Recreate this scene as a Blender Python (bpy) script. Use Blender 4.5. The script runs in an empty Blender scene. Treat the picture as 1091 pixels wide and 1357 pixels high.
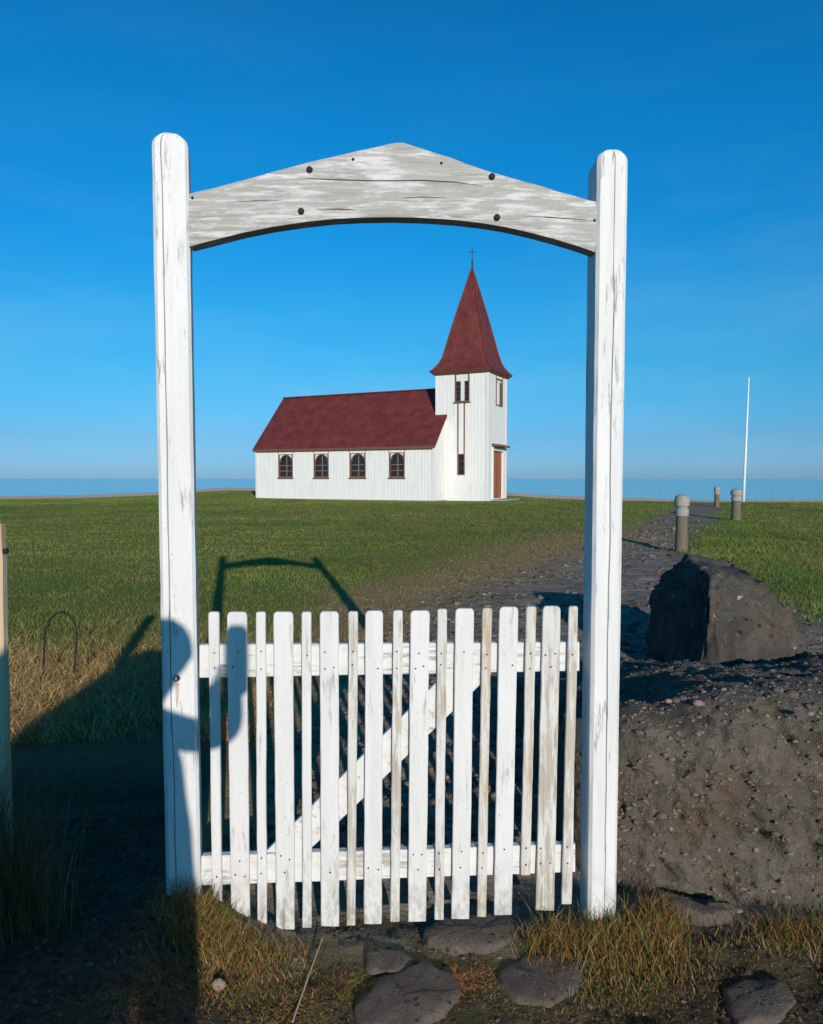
import bpy, bmesh, math, random
import numpy as np
from mathutils import Vector, Matrix

random.seed(7)
rng = np.random.default_rng(11)
R = math.radians
sc = bpy.context.scene
col = sc.collection

# ------------------------------------------------------------------ camera
F, CX, CY = 950.0, 545.5, 678.5            # focal length in photograph pixels, centre of the photograph
EYE = 1.65
PITCH = math.atan(44.5 / F)
cam_d = bpy.data.cameras.new('camera')
cam_d.sensor_fit = 'HORIZONTAL'; cam_d.sensor_width = 36.0
cam_d.lens = 36.0 * F / 1091.0
cam_d.clip_start = 0.05; cam_d.clip_end = 60000
cam = bpy.data.objects.new('camera', cam_d); col.objects.link(cam)
cam.location = (0, 0, EYE); cam.rotation_euler = (R(90) - PITCH, 0, 0)
sc.camera = cam

def ray(px, py):
    a = (px - CX) / F; v = -(py - CY) / F
    c, s = math.cos(PITCH), math.sin(PITCH)
    return Vector((a, c + s * v, -s + c * v))
def at(px, py, y):
    """point of the photograph px,py that stands y metres in front of the camera"""
    d = ray(px, py); t = y / d.y
    return Vector((d.x * t, y, EYE + d.z * t))

# ------------------------------------------------------------------ light
sun_dir = ray(313, 880).normalized()        # the way sunlight travels (the gate's shadows meet there)
elev = math.asin(-sun_dir.z)
azim = math.atan2(-sun_dir.x, -sun_dir.y)
sd = bpy.data.lights.new('sun', 'SUN'); sd.energy = 3.75; sd.angle = R(0.53); sd.color = (1.0, 0.925, 0.83)
sun = bpy.data.objects.new('sun', sd); col.objects.link(sun)
sun.rotation_euler = sun_dir.to_track_quat('-Z', 'Y').to_euler(); sun.location = (4, -8, 6)

world = bpy.data.worlds.new('World'); sc.world = world; world.use_nodes = True
nt = world.node_tree; nt.nodes.clear()
w_out = nt.nodes.new('ShaderNodeOutputWorld'); w_bg = nt.nodes.new('ShaderNodeBackground')
sky = nt.nodes.new('ShaderNodeTexSky'); sky.sky_type = 'NISHITA'; sky.sun_disc = False
sky.sun_elevation = elev; sky.sun_rotation = azim
sky.altitude = 0; sky.air_density = 1.0; sky.dust_density = 0.3; sky.ozone_density = 2.5
w_m = nt.nodes.new('ShaderNodeMix'); w_m.data_type = 'RGBA'; w_m.blend_type = 'MULTIPLY'; w_m.inputs[0].default_value = 1.0
w_m.inputs[7].default_value = (0.42, 0.86, 1.0, 1)
w_h = nt.nodes.new('ShaderNodeHueSaturation'); w_h.inputs['Saturation'].default_value = 1.12
nt.links.new(sky.outputs[0], w_h.inputs['Color']); nt.links.new(w_h.outputs[0], w_m.inputs[6])
# the deep cyan blue of this sky, by height above the horizon all the way round
w_tc = nt.nodes.new('ShaderNodeTexCoord'); w_s = nt.nodes.new('ShaderNodeSeparateXYZ'); nt.links.new(w_tc.outputs['Generated'], w_s.inputs[0])
w_r = nt.nodes.new('ShaderNodeValToRGB'); nt.links.new(w_s.outputs[2], w_r.inputs[0])
SK = [(0.0, (0.74, 0.76, 1.60)), (0.02, (0.68, 0.74, 1.50)), (0.055, (0.62, 0.705, 1.175)), (0.126, (0.52, 0.90, 1.11)), (0.215, (0.38, 1.05, 1.22)), (0.30, (0.19, 1.09, 1.34)), (0.412, (0.11, 1.16, 1.42)), (0.50, (0.085, 1.13, 1.40)), (0.75, (0.06, 0.75, 1.0)), (1.0, (0.05, 0.55, 0.80))]
el = w_r.color_ramp.elements
while len(el) < len(SK): el.new(0.5)
for e_, (p_, c_) in zip(el, SK): e_.position = p_; e_.color = (c_[0]/1.6, c_[1]/1.6, c_[2]/1.6, 1)
w_m2 = nt.nodes.new('ShaderNodeMix'); w_m2.data_type = 'RGBA'; w_m2.blend_type = 'MULTIPLY'; w_m2.inputs[0].default_value = 1.0
nt.links.new(w_m.outputs[2], w_m2.inputs[6]); nt.links.new(w_r.outputs[0], w_m2.inputs[7])
w_sc = nt.nodes.new('ShaderNodeVectorMath'); w_sc.operation = 'SCALE'; w_sc.inputs[3].default_value = 1.6
nt.links.new(w_m2.outputs[2], w_sc.inputs[0])
# faint high wisps
w_mp = nt.nodes.new('ShaderNodeMapping'); w_mp.inputs['Scale'].default_value = (1.0, 1.0, 5.0); nt.links.new(w_tc.outputs['Generated'], w_mp.inputs[0])
w_n = nt.nodes.new('ShaderNodeTexNoise'); w_n.inputs['Scale'].default_value = 2.6; w_n.inputs['Detail'].default_value = 6; w_n.inputs['Roughness'].default_value = 0.55; nt.links.new(w_mp.outputs[0], w_n.inputs['Vector'])
w_mr = nt.nodes.new('ShaderNodeMapRange'); w_mr.inputs[1].default_value = 0.45; w_mr.inputs[2].default_value = 0.85; w_mr.inputs[4].default_value = 0.075; nt.links.new(w_n.outputs['Fac'], w_mr.inputs[0])
w_lo = nt.nodes.new('ShaderNodeMapRange'); w_lo.inputs[1].default_value = 0.42; w_lo.inputs[2].default_value = 0.12; w_lo.inputs[3].default_value = 0.35; w_lo.inputs[4].default_value = 3.2; nt.links.new(w_s.outputs[2], w_lo.inputs[0])
w_ml = nt.nodes.new('ShaderNodeMath'); w_ml.operation = 'MULTIPLY'; nt.links.new(w_mr.outputs[0], w_ml.inputs[0]); nt.links.new(w_lo.outputs[0], w_ml.inputs[1])
w_cl = nt.nodes.new('ShaderNodeMix'); w_cl.data_type = 'RGBA'; w_cl.inputs[7].default_value = (3.2, 5.4, 7.4, 1)
nt.links.new(w_ml.outputs[0], w_cl.inputs[0]); nt.links.new(w_sc.outputs[0], w_cl.inputs[6]); nt.links.new(w_cl.outputs[2], w_bg.inputs[0])
w_bg.inputs[1].default_value = 0.11
nt.links.new(w_bg.outputs[0], w_out.inputs[0])

sc.view_settings.view_transform = 'Standard'; sc.view_settings.look = 'None'
sc.view_settings.exposure = 0.0; sc.view_settings.gamma = 1.0
sc.view_settings.use_curve_mapping = False
sc.render.engine = 'CYCLES'
sc.cycles.max_bounces = 5; sc.cycles.diffuse_bounces = 3
sc.cycles.use_denoising = True

# ------------------------------------------------------------------ node helpers
class NT:
    def __init__(s, name, rough=0.8, spec=0.3):
        s.m = bpy.data.materials.new(name); s.m.use_nodes = True
        s.t = s.m.node_tree; s.t.nodes.clear()
        s.out = s.t.nodes.new('ShaderNodeOutputMaterial'); s.b = s.t.nodes.new('ShaderNodeBsdfPrincipled')
        s.b.inputs['Roughness'].default_value = rough
        s.b.inputs['Specular IOR Level'].default_value = spec
        s.t.links.new(s.b.outputs[0], s.out.inputs[0])
    def n(s, typ, **kw):
        nd = s.t.nodes.new(typ)
        for k, v in kw.items(): setattr(nd, k, v)
        return nd
    def link(s, a, b): s.t.links.new(a, b)
    def coord(s, kind='Object', scale=(1, 1, 1), loc=(0, 0, 0)):
        tc = s.n('ShaderNodeTexCoord'); mp = s.n('ShaderNodeMapping')
        mp.inputs['Scale'].default_value = scale; mp.inputs['Location'].default_value = loc
        s.link(tc.outputs[kind], mp.inputs[0]); return mp.outputs[0]
    def noise(s, vec, scale, detail=4, rough=0.55, dist=0.0):
        nd = s.n('ShaderNodeTexNoise'); nd.inputs['Scale'].default_value = scale
        nd.inputs['Detail'].default_value = detail; nd.inputs['Roughness'].default_value = rough
        nd.inputs['Distortion'].default_value = dist
        s.link(vec, nd.inputs['Vector']); return nd.outputs['Fac']
    def voronoi(s, vec, scale, feature='F1'):
        nd = s.n('ShaderNodeTexVoronoi', feature=feature); nd.inputs['Scale'].default_value = scale
        s.link(vec, nd.inputs['Vector']); return nd
    def ramp(s, fac, stops):
        nd = s.n('ShaderNodeValToRGB'); cr = nd.color_ramp
        while len(cr.elements) < len(stops): cr.elements.new(0.5)
        for e, (p, c) in zip(cr.elements, stops):
            e.position = p; e.color = (*c, 1) if len(c) == 3 else c
        s.link(fac, nd.inputs[0]); return nd.outputs[0]
    def step(s, fac, a, b):
        nd = s.n('ShaderNodeMapRange'); nd.inputs[1].default_value = a; nd.inputs[2].default_value = b
        s.link(fac, nd.inputs[0]); return nd.outputs[0]
    def mix(s, fac, a, b, blend='MIX'):
        nd = s.n('ShaderNodeMix', data_type='RGBA', blend_type=blend)
        for v, i in ((fac, 0), (a, 6), (b, 7)):
            if isinstance(v, (int, float)): nd.inputs[i].default_value = v
            elif isinstance(v, tuple): nd.inputs[i].default_value = (*v, 1)
            else: s.link(v, nd.inputs[i])
        return nd.outputs[2]
    def math(s, op, a, b=0.0):
        nd = s.n('ShaderNodeMath', operation=op)
        for v, i in ((a, 0), (b, 1)):
            if isinstance(v, (int, float)): nd.inputs[i].default_value = v
            else: s.link(v, nd.inputs[i])
        return nd.outputs[0]
    def bump(s, h, strength=0.5, dist=0.01):
        nd = s.n('ShaderNodeBump'); nd.inputs['Strength'].default_value = strength
        nd.inputs['Distance'].default_value = dist
        s.link(h, nd.inputs['Height']); s.link(nd.outputs[0], s.b.inputs['Normal'])
    def color(s, c):
        if isinstance(c, tuple): s.b.inputs['Base Color'].default_value = (*c, 1)
        else: s.link(c, s.b.inputs['Base Color'])
    def attr(s, name, out='Fac'):
        nd = s.n('ShaderNodeAttribute'); nd.attribute_name = name; return nd.outputs[out]
    def obj_random(s): return s.n('ShaderNodeObjectInfo').outputs['Random']

def painted_wood(name, axis, peel=0.45, wood=(0.36, 0.34, 0.31), paint=(0.785, 0.765, 0.735), warm=None, soft=0.11):
    """old white paint flaking off grey timber; axis = grain direction"""
    m = NT(name, 0.7, 0.3)
    sc_ = {'z': (1, 1, 0.10), 'x': (0.12, 1, 1), 'd': (1, 1, 1)}[axis]
    sc2 = {'z': (1, 1, 0.022), 'x': (0.035, 1, 1), 'd': (1, 1, 1)}[axis]
    tc = m.n('ShaderNodeTexCoord'); geo = m.n('ShaderNodeNewGeometry')
    def vec(scale):
        mp = m.n('ShaderNodeMapping'); mp.inputs['Scale'].default_value = scale
        m.link(geo.outputs['Position'], mp.inputs[0]); return mp.outputs[0]
    flake = m.noise(vec(sc_), 55, 7, 0.72, 0.3)
    broad = m.noise(vec({'z': (1, 1, 0.35), 'x': (0.4, 1, 1), 'd': (1, 1, 1)}[axis]), 7, 4, 0.6)
    grain = m.noise(vec(sc2), 160, 3, 0.6)
    s1 = m.math('ADD', flake, m.math('MULTIPLY', m.math('SUBTRACT', broad, 0.5), 0.55))
    mask = m.step(s1, 1.0 - peel + 0.05, 1.0 - peel + 0.05 + soft)      # 1 = bare
    grain2 = m.noise(vec(sc2), 52, 5, 0.7)
    wcol = m.mix(grain, tuple(c * 0.70 for c in wood), tuple(c * 1.22 for c in wood))
    wcol = m.mix(m.step(grain2, .56, .70), wcol, tuple(c * 0.55 for c in wood))
    wcol = m.mix(m.math('MULTIPLY', m.step(grain2, .44, .32), .5), wcol, tuple(min(.8, c * 1.45) for c in wood))
    if warm:
        wcol = m.mix(m.step(broad, 0.45, 0.6), wcol, warm)
    pcol = m.mix(m.step(m.noise(vec(sc_), 22, 4), 0.35, 0.75), paint, tuple(c * 0.86 for c in paint))
    pcol = m.mix(m.step(m.noise(vec((1, 1, 1)), 140, 2), 0.69, 0.76), pcol, tuple(c * 0.4 for c in wood))
    cfin = m.mix(mask, pcol, wcol)
    if axis == 'z':
        sz = m.n('ShaderNodeSeparateXYZ'); m.link(geo.outputs['Position'], sz.inputs[0])
        dirt = m.math('MULTIPLY', m.step(sz.outputs[2], .16, -.10), m.step(m.noise(vec((1, 1, .6)), 26, 5, .7), .42, .62))
        cfin = m.mix(m.math('MULTIPLY', dirt, .65), cfin, (0.20, 0.18, 0.12))
    m.color(cfin)
    crack = m.math('SUBTRACT', 1.0, mask)
    hgt = m.math('ADD', m.math('MULTIPLY', crack, 0.6), m.math('MULTIPLY', grain, 0.5))
    m.bump(hgt, 0.6, 0.0022)
    return m.m

M = {}
M['post_paint'] = painted_wood('post_paint', 'z', 0.45)
M['picket_paint'] = painted_wood('picket_paint', 'z', 0.45, wood=(0.46, 0.43, 0.39), paint=(0.76, 0.74, 0.71))
M['picket_worn'] = painted_wood('picket_worn', 'z', 0.57, wood=(0.50, 0.44, 0.36), paint=(0.72, 0.69, 0.64))
M['picket_bare'] = painted_wood('picket_bare', 'z', 0.56, wood=(0.50, 0.42, 0.33), paint=(0.70, 0.66, 0.60), warm=(0.50, 0.36, 0.22), soft=.16)
M['rail_paint'] = painted_wood('rail_paint', 'x', 0.50, wood=(0.42, 0.37, 0.31), paint=(0.74, 0.73, 0.70))
M['beam_wood'] = painted_wood('beam_wood', 'x', 0.66, wood=(0.42, 0.39, 0.355), paint=(0.68, 0.66, 0.625), soft=.13)
M['brace_paint'] = painted_wood('brace_paint', 'd', 0.47, wood=(0.42, 0.37, 0.31), paint=(0.74, 0.73, 0.70))

def plain(name, c, rough=0.7, metal=0.0, spec=0.3):
    m = NT(name, rough, spec); v = m.coord()
    f = m.noise(v, 14, 4)
    m.color(m.mix(f, tuple(x * 0.75 for x in c), tuple(min(1, x * 1.2) for x in c)))
    m.b.inputs['Metallic'].default_value = metal
    m.bump(f, 0.25, 0.003)
    return m.m
M['rust'] = plain('rust', (0.16, 0.055, 0.025), 0.9)
M['iron'] = plain('iron', (0.035, 0.03, 0.03), 0.7, 0.3)

# ------------------------------------------------------------------ mesh helpers
def link(name, me, mat=None, parent=None, loc=None):
    o = bpy.data.objects.new(name, me); col.objects.link(o)
    if mat: me.materials.append(mat)
    if parent: o.parent = parent
    if loc is not None: o.location = loc
    return o
def mesh_np(name, verts, faces_flat, sizes, colors=None, smooth=False):
    me = bpy.data.meshes.new(name)
    nv = len(verts); nl = len(faces_flat); nf = len(sizes)
    me.vertices.add(nv); me.vertices.foreach_set('co', np.asarray(verts, np.float32).ravel())
    me.loops.add(nl); me.loops.foreach_set('vertex_index', np.asarray(faces_flat, np.int32))
    me.polygons.add(nf)
    st = np.concatenate(([0], np.cumsum(sizes)[:-1])).astype(np.int32)
    me.polygons.foreach_set('loop_start', st)
    me.polygons.foreach_set('loop_total', np.asarray(sizes, np.int32))
    if smooth: me.polygons.foreach_set('use_smooth', np.ones(nf, bool))
    me.update(calc_edges=True)
    if colors is not None:
        a = me.color_attributes.new('Col', 'FLOAT_COLOR', 'POINT')
        c4 = np.ones((nv, 4), np.float32); c4[:, :3] = colors
        a.data.foreach_set('color', c4.ravel())
    return me
def bm_obj(name, bm, mat=None, parent=None, smooth=False, loc=None):
    me = bpy.data.meshes.new(name)
    bmesh.ops.recalc_face_normals(bm, faces=bm.faces[:])
    bm.to_mesh(me); bm.free()
    if smooth:
        for p in me.polygons: p.use_smooth = True
    return link(name, me, mat, parent, loc)
def box(bm, x0, x1, y0, y1, z0, z1, bevel=0.0):
    vs = [bm.verts.new(p) for p in ((x0,y0,z0),(x1,y0,z0),(x1,y1,z0),(x0,y1,z0),(x0,y0,z1),(x1,y0,z1),(x1,y1,z1),(x0,y1,z1))]
    fs = [bm.faces.new([vs[i] for i in f]) for f in ((0,3,2,1),(4,5,6,7),(0,1,5,4),(1,2,6,5),(2,3,7,6),(3,0,4,7))]
    if bevel:
        es = list({e for f in fs for e in f.edges})
        bmesh.ops.bevel(bm, geom=es, offset=bevel, segments=1, affect='EDGES')
def box_obj(name, b, mat, parent=None, bevel=0.0, loc=None):
    bm = bmesh.new(); box(bm, *b, bevel=bevel); return bm_obj(name, bm, mat, parent, loc=loc)
def prism(bm, pts, y0, y1):
    """pts (x,z) outline extruded from y0 to y1"""
    a = [bm.verts.new((x, y0, z)) for x, z in pts]; b = [bm.verts.new((x, y1, z)) for x, z in pts]
    bm.faces.new(a); bm.faces.new(b[::-1])
    n = len(pts)
    for i in range(n): bm.faces.new((a[i], b[i], b[(i+1) % n], a[(i+1) % n]))
def tube(bm, pts, r, seg=8):
    rings = []
    pts = [Vector(p) for p in pts]
    for i, p in enumerate(pts):
        d = (pts[min(i+1, len(pts)-1)] - pts[max(i-1, 0)]).normalized()
        u = d.orthogonal().normalized() if abs(d.z) < 0.99 else Vector((1, 0, 0)); w = d.cross(u).normalized(); u = w.cross(d)
        rr = r[i] if isinstance(r, (list, tuple)) else r
        rings.append([bm.verts.new(p + rr * (math.cos(2*math.pi*k/seg) * u + math.sin(2*math.pi*k/seg) * w)) for k in range(seg)])
    for a, b in zip(rings, rings[1:]):
        for k in range(seg): bm.faces.new((a[k], a[(k+1) % seg], b[(k+1) % seg], b[k]))
    bm.faces.new(rings[0][::-1]); bm.faces.new(rings[-1])
def lathe(bm, prof, seg=20, cx=0, cy=0):
    rings = [[bm.verts.new((cx + r*math.cos(2*math.pi*k/seg), cy + r*math.sin(2*math.pi*k/seg), z)) for k in range(seg)] for r, z in prof]
    for a, b in zip(rings, rings[1:]):
        for k in range(seg): bm.faces.new((a[k], a[(k+1) % seg], b[(k+1) % seg], b[k]))
    bm.faces.new(rings[0][::-1]); bm.faces.new(rings[-1])
def empty(name, loc, rotz=0.0):
    o = bpy.data.objects.new(name, None); col.objects.link(o); o.location = loc; o.rotation_euler = (0, 0, rotz); return o
def tag(o, label, cat, group=None):
    o['label'] = label; o['category'] = cat
    if group: o['group'] = group
    return o
def kind(o, k): o['kind'] = k; return o
def hang(o, parent):
    """parent o (built in world coordinates) under an unrotated empty"""
    o.parent = parent; o.location = o.location - parent.location; return o

# ------------------------------------------------------------------ value noise for terrain
_T = rng.random((256, 256))
def vnoise(x, y):
    x = np.asarray(x, float); y = np.asarray(y, float)
    xi = np.floor(x).astype(int); yi = np.floor(y).astype(int)
    fx = x - xi; fy = y - yi; fx = fx*fx*(3-2*fx); fy = fy*fy*(3-2*fy)
    g = lambda a, b: _T[a & 255, b & 255]
    return ((g(xi, yi)*(1-fx) + g(xi+1, yi)*fx)*(1-fy) + (g(xi, yi+1)*(1-fx) + g(xi+1, yi+1)*fx)*fy) - 0.5
def fbm(x, y, o=4):
    s = 0; a = 1.0
    for k in range(o): s = s + a*vnoise(x*2**k + 17.3*k, y*2**k + 5.1*k); a *= 0.5
    return s
def sstep(a, b, v):
    t = np.clip((v - a)/(b - a), 0, 1); return t*t*(3-2*t)

SL = [([(562, 1232), (585, 1218), (640, 1214), (676, 1222), (690, 1240), (655, 1258), (600, 1262), (566, 1250)], 'flat grey stone slab right under the bottom of the picket gate', .06, (0, .05), .020),
      ([(474, 1330), (505, 1296), (560, 1278), (600, 1292), (620, 1314), (590, 1345), (540, 1372), (480, 1366)], 'largest flat stone slab at the bottom edge, left of centre', .07, (.02, 0), .020),
      ([(482, 1268), (500, 1253), (535, 1256), (556, 1270), (530, 1288), (494, 1290)], 'small mossy stone slab between the gate and the largest slab', .05, (0, 0), .010),
      ([(655, 1290), (690, 1266), (742, 1262), (772, 1280), (768, 1310), (730, 1334), (678, 1328)], 'squarish dark stone slab below the tuft at the right gatepost', .06, (0, .02), .012),
      ([(880, 1186), (900, 1190), (945, 1198), (975, 1210), (968, 1222), (930, 1218), (890, 1206)], 'long dark flat stone lying at the foot of the rubble bank', .06, (0, .1), .03),
      ([(958, 1312), (990, 1296), (1040, 1300), (1058, 1322), (1035, 1352), (980, 1356)], 'dark sunken stone near the bottom right corner', .06, (0, 0), .010)]
SLC = []
for ol, *_ in SL:
    q_ = []
    for px_, py_ in ol:
        d_ = ray(px_, py_); q_.append((d_.x*1.775/-d_.z, d_.y*1.775/-d_.z))
    q_ = np.array(q_); c_ = q_.mean(0); SLC.append((c_[0], c_[1], np.abs(q_[:, 0]-c_[0]).max()*1.15, np.abs(q_[:, 1]-c_[1]).max()*1.15))
XL_Y = [0, 2.7, 6, 8.5, 9.6, 16, 18.3, 31, 45]; XL_X = [-1.3, -0.9, -0.75, -0.4, 0.0, 3.9, 5.5, 12.0, 19.5]
XR_Y = [0, 3, 5.5, 7.6, 9.6, 14, 23.7, 31, 45]; XR_X = [30, 30, 9.0, 4.4, 4.6, 5.35, 10.1, 13.3, 20.8]
def masks(x, y):
    x = np.asarray(x, float); y = np.asarray(y, float)
    w = 0.35*fbm(x*1.3, y*1.3, 3)*np.clip(y/8, 0.4, 1.5)
    xl = np.interp(y, XL_Y, XL_X) + w; xr = np.interp(y, XR_Y, XR_X) + w*0.8
    e = np.clip(0.05*y, 0.12, 0.5)
    path = sstep(-e, e, x - xl)*sstep(-e, e, xr - x)*(1 - sstep(33, 38, y))
    ye_ = 1.75*(1 - sstep(-1.25, -0.85, x))  # dark soil colour runs farther back at left, painting the cast shadow deeper
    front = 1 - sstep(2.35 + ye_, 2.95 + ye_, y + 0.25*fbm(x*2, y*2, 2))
    fringe = np.exp(-((x - xl + 0.02*y)/(0.085*y + 0.15))**2)*(1 - sstep(14, 26, y))
    return path*(1-front), front, fringe
H31 = ([-1.0, -0.5, -0.25, 0.15, 0.4, 1.0], [0.50, 0.56, 0.65, 0.663, 0.58, 0.5])
SKY_PX = [(-400, 663), (0, 662), (100, 661), (200, 657), (260, 652.5), (300, 650), (345, 651), (450, 656), (680, 657), (720, 660.5), (830, 664.5), (950, 668), (1091, 667), (1500, 668)]
_ax = [(p - CX)/F for p, _ in SKY_PX]; _as = [(q - 634.0)/F for _, q in SKY_PX]
def height(x, y, detail=True):
    x = np.asarray(x, float); y = np.asarray(y, float)
    a = x/np.maximum(y, 20.0)
    h31 = np.interp(a, *H31); crest = EYE - 45*np.interp(a, _ax, _as)
    strip = EYE - 66*(np.interp(a, _ax, _as) - 3.4/F)
    near = np.interp(y, [-50, 0, 2.7, 6, 13], [0.0, 0.0, 0.0, 0.03, 0.20])
    t = sstep(13, 31, y)*0.45 + np.clip((y - 13)/18, 0, 1)*0.55
    h = near + (h31 - 0.20)*t
    h = h + (crest - h31)*sstep(31, 45, y)
    h = np.where(y > 45, crest + (crest - 0.5 - crest)*sstep(45, 52, y), h)
    h = h + (strip - crest + 0.5)*sstep(54, 66, y)
    h = h - 18*sstep(70, 120, y)
    side = np.clip((np.abs(x) - 50)/60, 0, 1)
    h = h - 3*side*side
    h = h - 0.135*sstep(-1.05, -0.62, x)*(1 - sstep(2.85, 3.7, y))*sstep(0.5, 1.6, y)
    p, fr, _ = masks(x, y)
    h = h + 0.05*fbm(x*0.35, y*0.35, 3)*np.clip(y/12, 0.2, 1.2)*(1 - sstep(28, 31, y)*0.7)
    if detail:
        close = 1 - sstep(14, 30, y)
        h = h + p*close*(0.055*fbm(x*1.1 + 3, y*2.6, 4) + 0.02*fbm(x*6, y*9, 3) - 0.02)
        for (sx_, sy_, rx_, ry_) in SLC:
            fr = fr*(1 - np.exp(-(((x-sx_)/rx_)**2 + ((y-sy_)/ry_)**2)**2))
        h = h + fr*(0.05*fbm(x*3.3 + 9, y*3.3, 4) + 0.018*fbm(x*14, y*14, 3))
        h = h + (1 - p)*(1 - fr)*close*0.035*fbm(x*2.2, y*2.2, 3)
        # soil banked up at the feet of the two gate posts, worn hollow under the gate
        h = h + 0.095*np.exp(-(((x + 0.84)/0.24)**2 + ((y - 2.70)/0.22)**2)) + 0.085*np.exp(-(((x - 0.74)/0.22)**2 + ((y - 2.70)/0.18)**2)) - 0.03*np.exp(-(((x + 0.05)/0.5)**2 + ((y - 2.80)/0.22)**2))
    return h
def H(x, y): return float(height(np.array([x]), np.array([y]))[0])

def spaced(lo, hi, c0, c1, d0, grow):
    mid = list(np.arange(c0, c1 + 1e-6, d0)); up = []; v = mid[-1]; d = d0
    while v < hi: d *= grow; v += d; up.append(v)
    dn = []; v = c0; d = d0
    while v > lo: d *= grow; v -= d; dn.append(v)
    return np.array(dn[::-1] + mid + up)
gx = spaced(-170, 170, -2.4, 3.2, 0.022, 1.028)
gy = spaced(-40, 130, 1.9, 5.0, 0.022, 1.0125)
GX, GY = np.meshgrid(gx, gy)
GZ = height(GX, GY)
nx, ny = len(gx), len(gy)
idx = np.arange(nx*ny).reshape(ny, nx)
quads = np.stack([idx[:-1, :-1], idx[:-1, 1:], idx[1:, 1:], idx[1:, :-1]], -1).reshape(-1, 4)
gm = mesh_np('ground', np.stack([GX, GY, GZ], -1).reshape(-1, 3), quads.ravel(), np.full(len(quads), 4), smooth=True)
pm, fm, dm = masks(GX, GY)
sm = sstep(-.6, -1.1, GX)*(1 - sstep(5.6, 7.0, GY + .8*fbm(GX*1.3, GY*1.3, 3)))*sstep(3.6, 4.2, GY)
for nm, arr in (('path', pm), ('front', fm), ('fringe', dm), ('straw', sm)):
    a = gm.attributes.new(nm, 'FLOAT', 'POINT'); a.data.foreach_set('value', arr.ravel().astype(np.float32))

def ground_mat():
    m = NT('ground_cover', 0.95, 0.12)
    pos = m.n('ShaderNodeNewGeometry').outputs['Position']
    big = m.noise(pos, 0.5, 5, 0.6); mid = m.noise(pos, 4.0, 5, 0.65); fine = m.noise(pos, 38, 5, 0.7)
    mp = m.n('ShaderNodeMapping'); mp.inputs['Scale'].default_value = (1, 2.6, 1); m.link(pos, mp.inputs[0])
    strat = m.noise(mp.outputs[0], 5, 7, 0.72, 0.4)
    lawn = m.mix(m.step(big, 0.35, 0.65), (0.145, 0.168, 0.034), (0.200, 0.190, 0.050))
    lawn = m.mix(m.step(mid, 0.45, 0.75), lawn, (0.115, 0.142, 0.030))
    path = m.ramp(strat, [(0.28, (0.040, 0.032, 0.026)), (0.45, (0.19, 0.155, 0.12)), (0.62, (0.32, 0.265, 0.205)), (0.8, (0.42, 0.34, 0.25))])
    path = m.mix(m.step(fine, 0.62, 0.75), path, (0.26, 0.25, 0.22))
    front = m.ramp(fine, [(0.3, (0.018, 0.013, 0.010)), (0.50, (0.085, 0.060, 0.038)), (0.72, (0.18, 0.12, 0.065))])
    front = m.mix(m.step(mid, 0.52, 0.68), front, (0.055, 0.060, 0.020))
    dry = m.mix(fine, (0.19, 0.125, 0.055), (0.44, 0.31, 0.14))
    c = m.mix(m.attr('path'), lawn, path)
    c = m.mix(m.math('MULTIPLY', m.attr('fringe'), m.step(mid, 0.2, 0.5)), c, dry)
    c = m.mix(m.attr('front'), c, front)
    c = m.mix(m.attr('straw'), c, m.mix(fine, (0.10, 0.06, 0.03), (0.34, 0.22, 0.10)))
    # bleached shore strip beyond the lawn
    sx = m.n('ShaderNodeSeparateXYZ'); m.link(pos, sx.inputs[0])
    c = m.mix(m.step(sx.outputs[1], 50, 56), c, (0.80, 0.62, 0.44))
    m.color(c)
    m.bump(m.math('ADD', m.math('MULTIPLY', fine, 0.4), strat), 0.9, 0.03)
    return m.m
M['ground'] = ground_mat(); gm.materials.append(M['ground'])
g_o = link('ground', gm); kind(g_o, 'structure')

# ------------------------------------------------------------------ sea
def sea():
    m = NT('sea_water', 0.22, 0.5)
    pos = m.n('ShaderNodeNewGeometry').outputs['Position']
    mp = m.n('ShaderNodeMapping'); mp.inputs['Scale'].default_value = (0.2, 1, 1); m.link(pos, mp.inputs[0])
    n1 = m.noise(mp.outputs[0], 0.01, 4)
    m.color(m.mix(n1, (0.42, 0.72, 0.66), (0.48, 0.76, 0.70)))
    m.bump(m.noise(pos, 0.35, 5), 0.25, 0.3)
    bm = bmesh.new()
    v = [bm.verts.new(p) for p in ((-30000, 78, -13), (30000, 78, -13), (30000, 30000, -13), (-30000, 30000, -13))]
    bm.faces.new(v)
    kind(bm_obj('sea', bm, m.m), 'structure')
sea()

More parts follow.
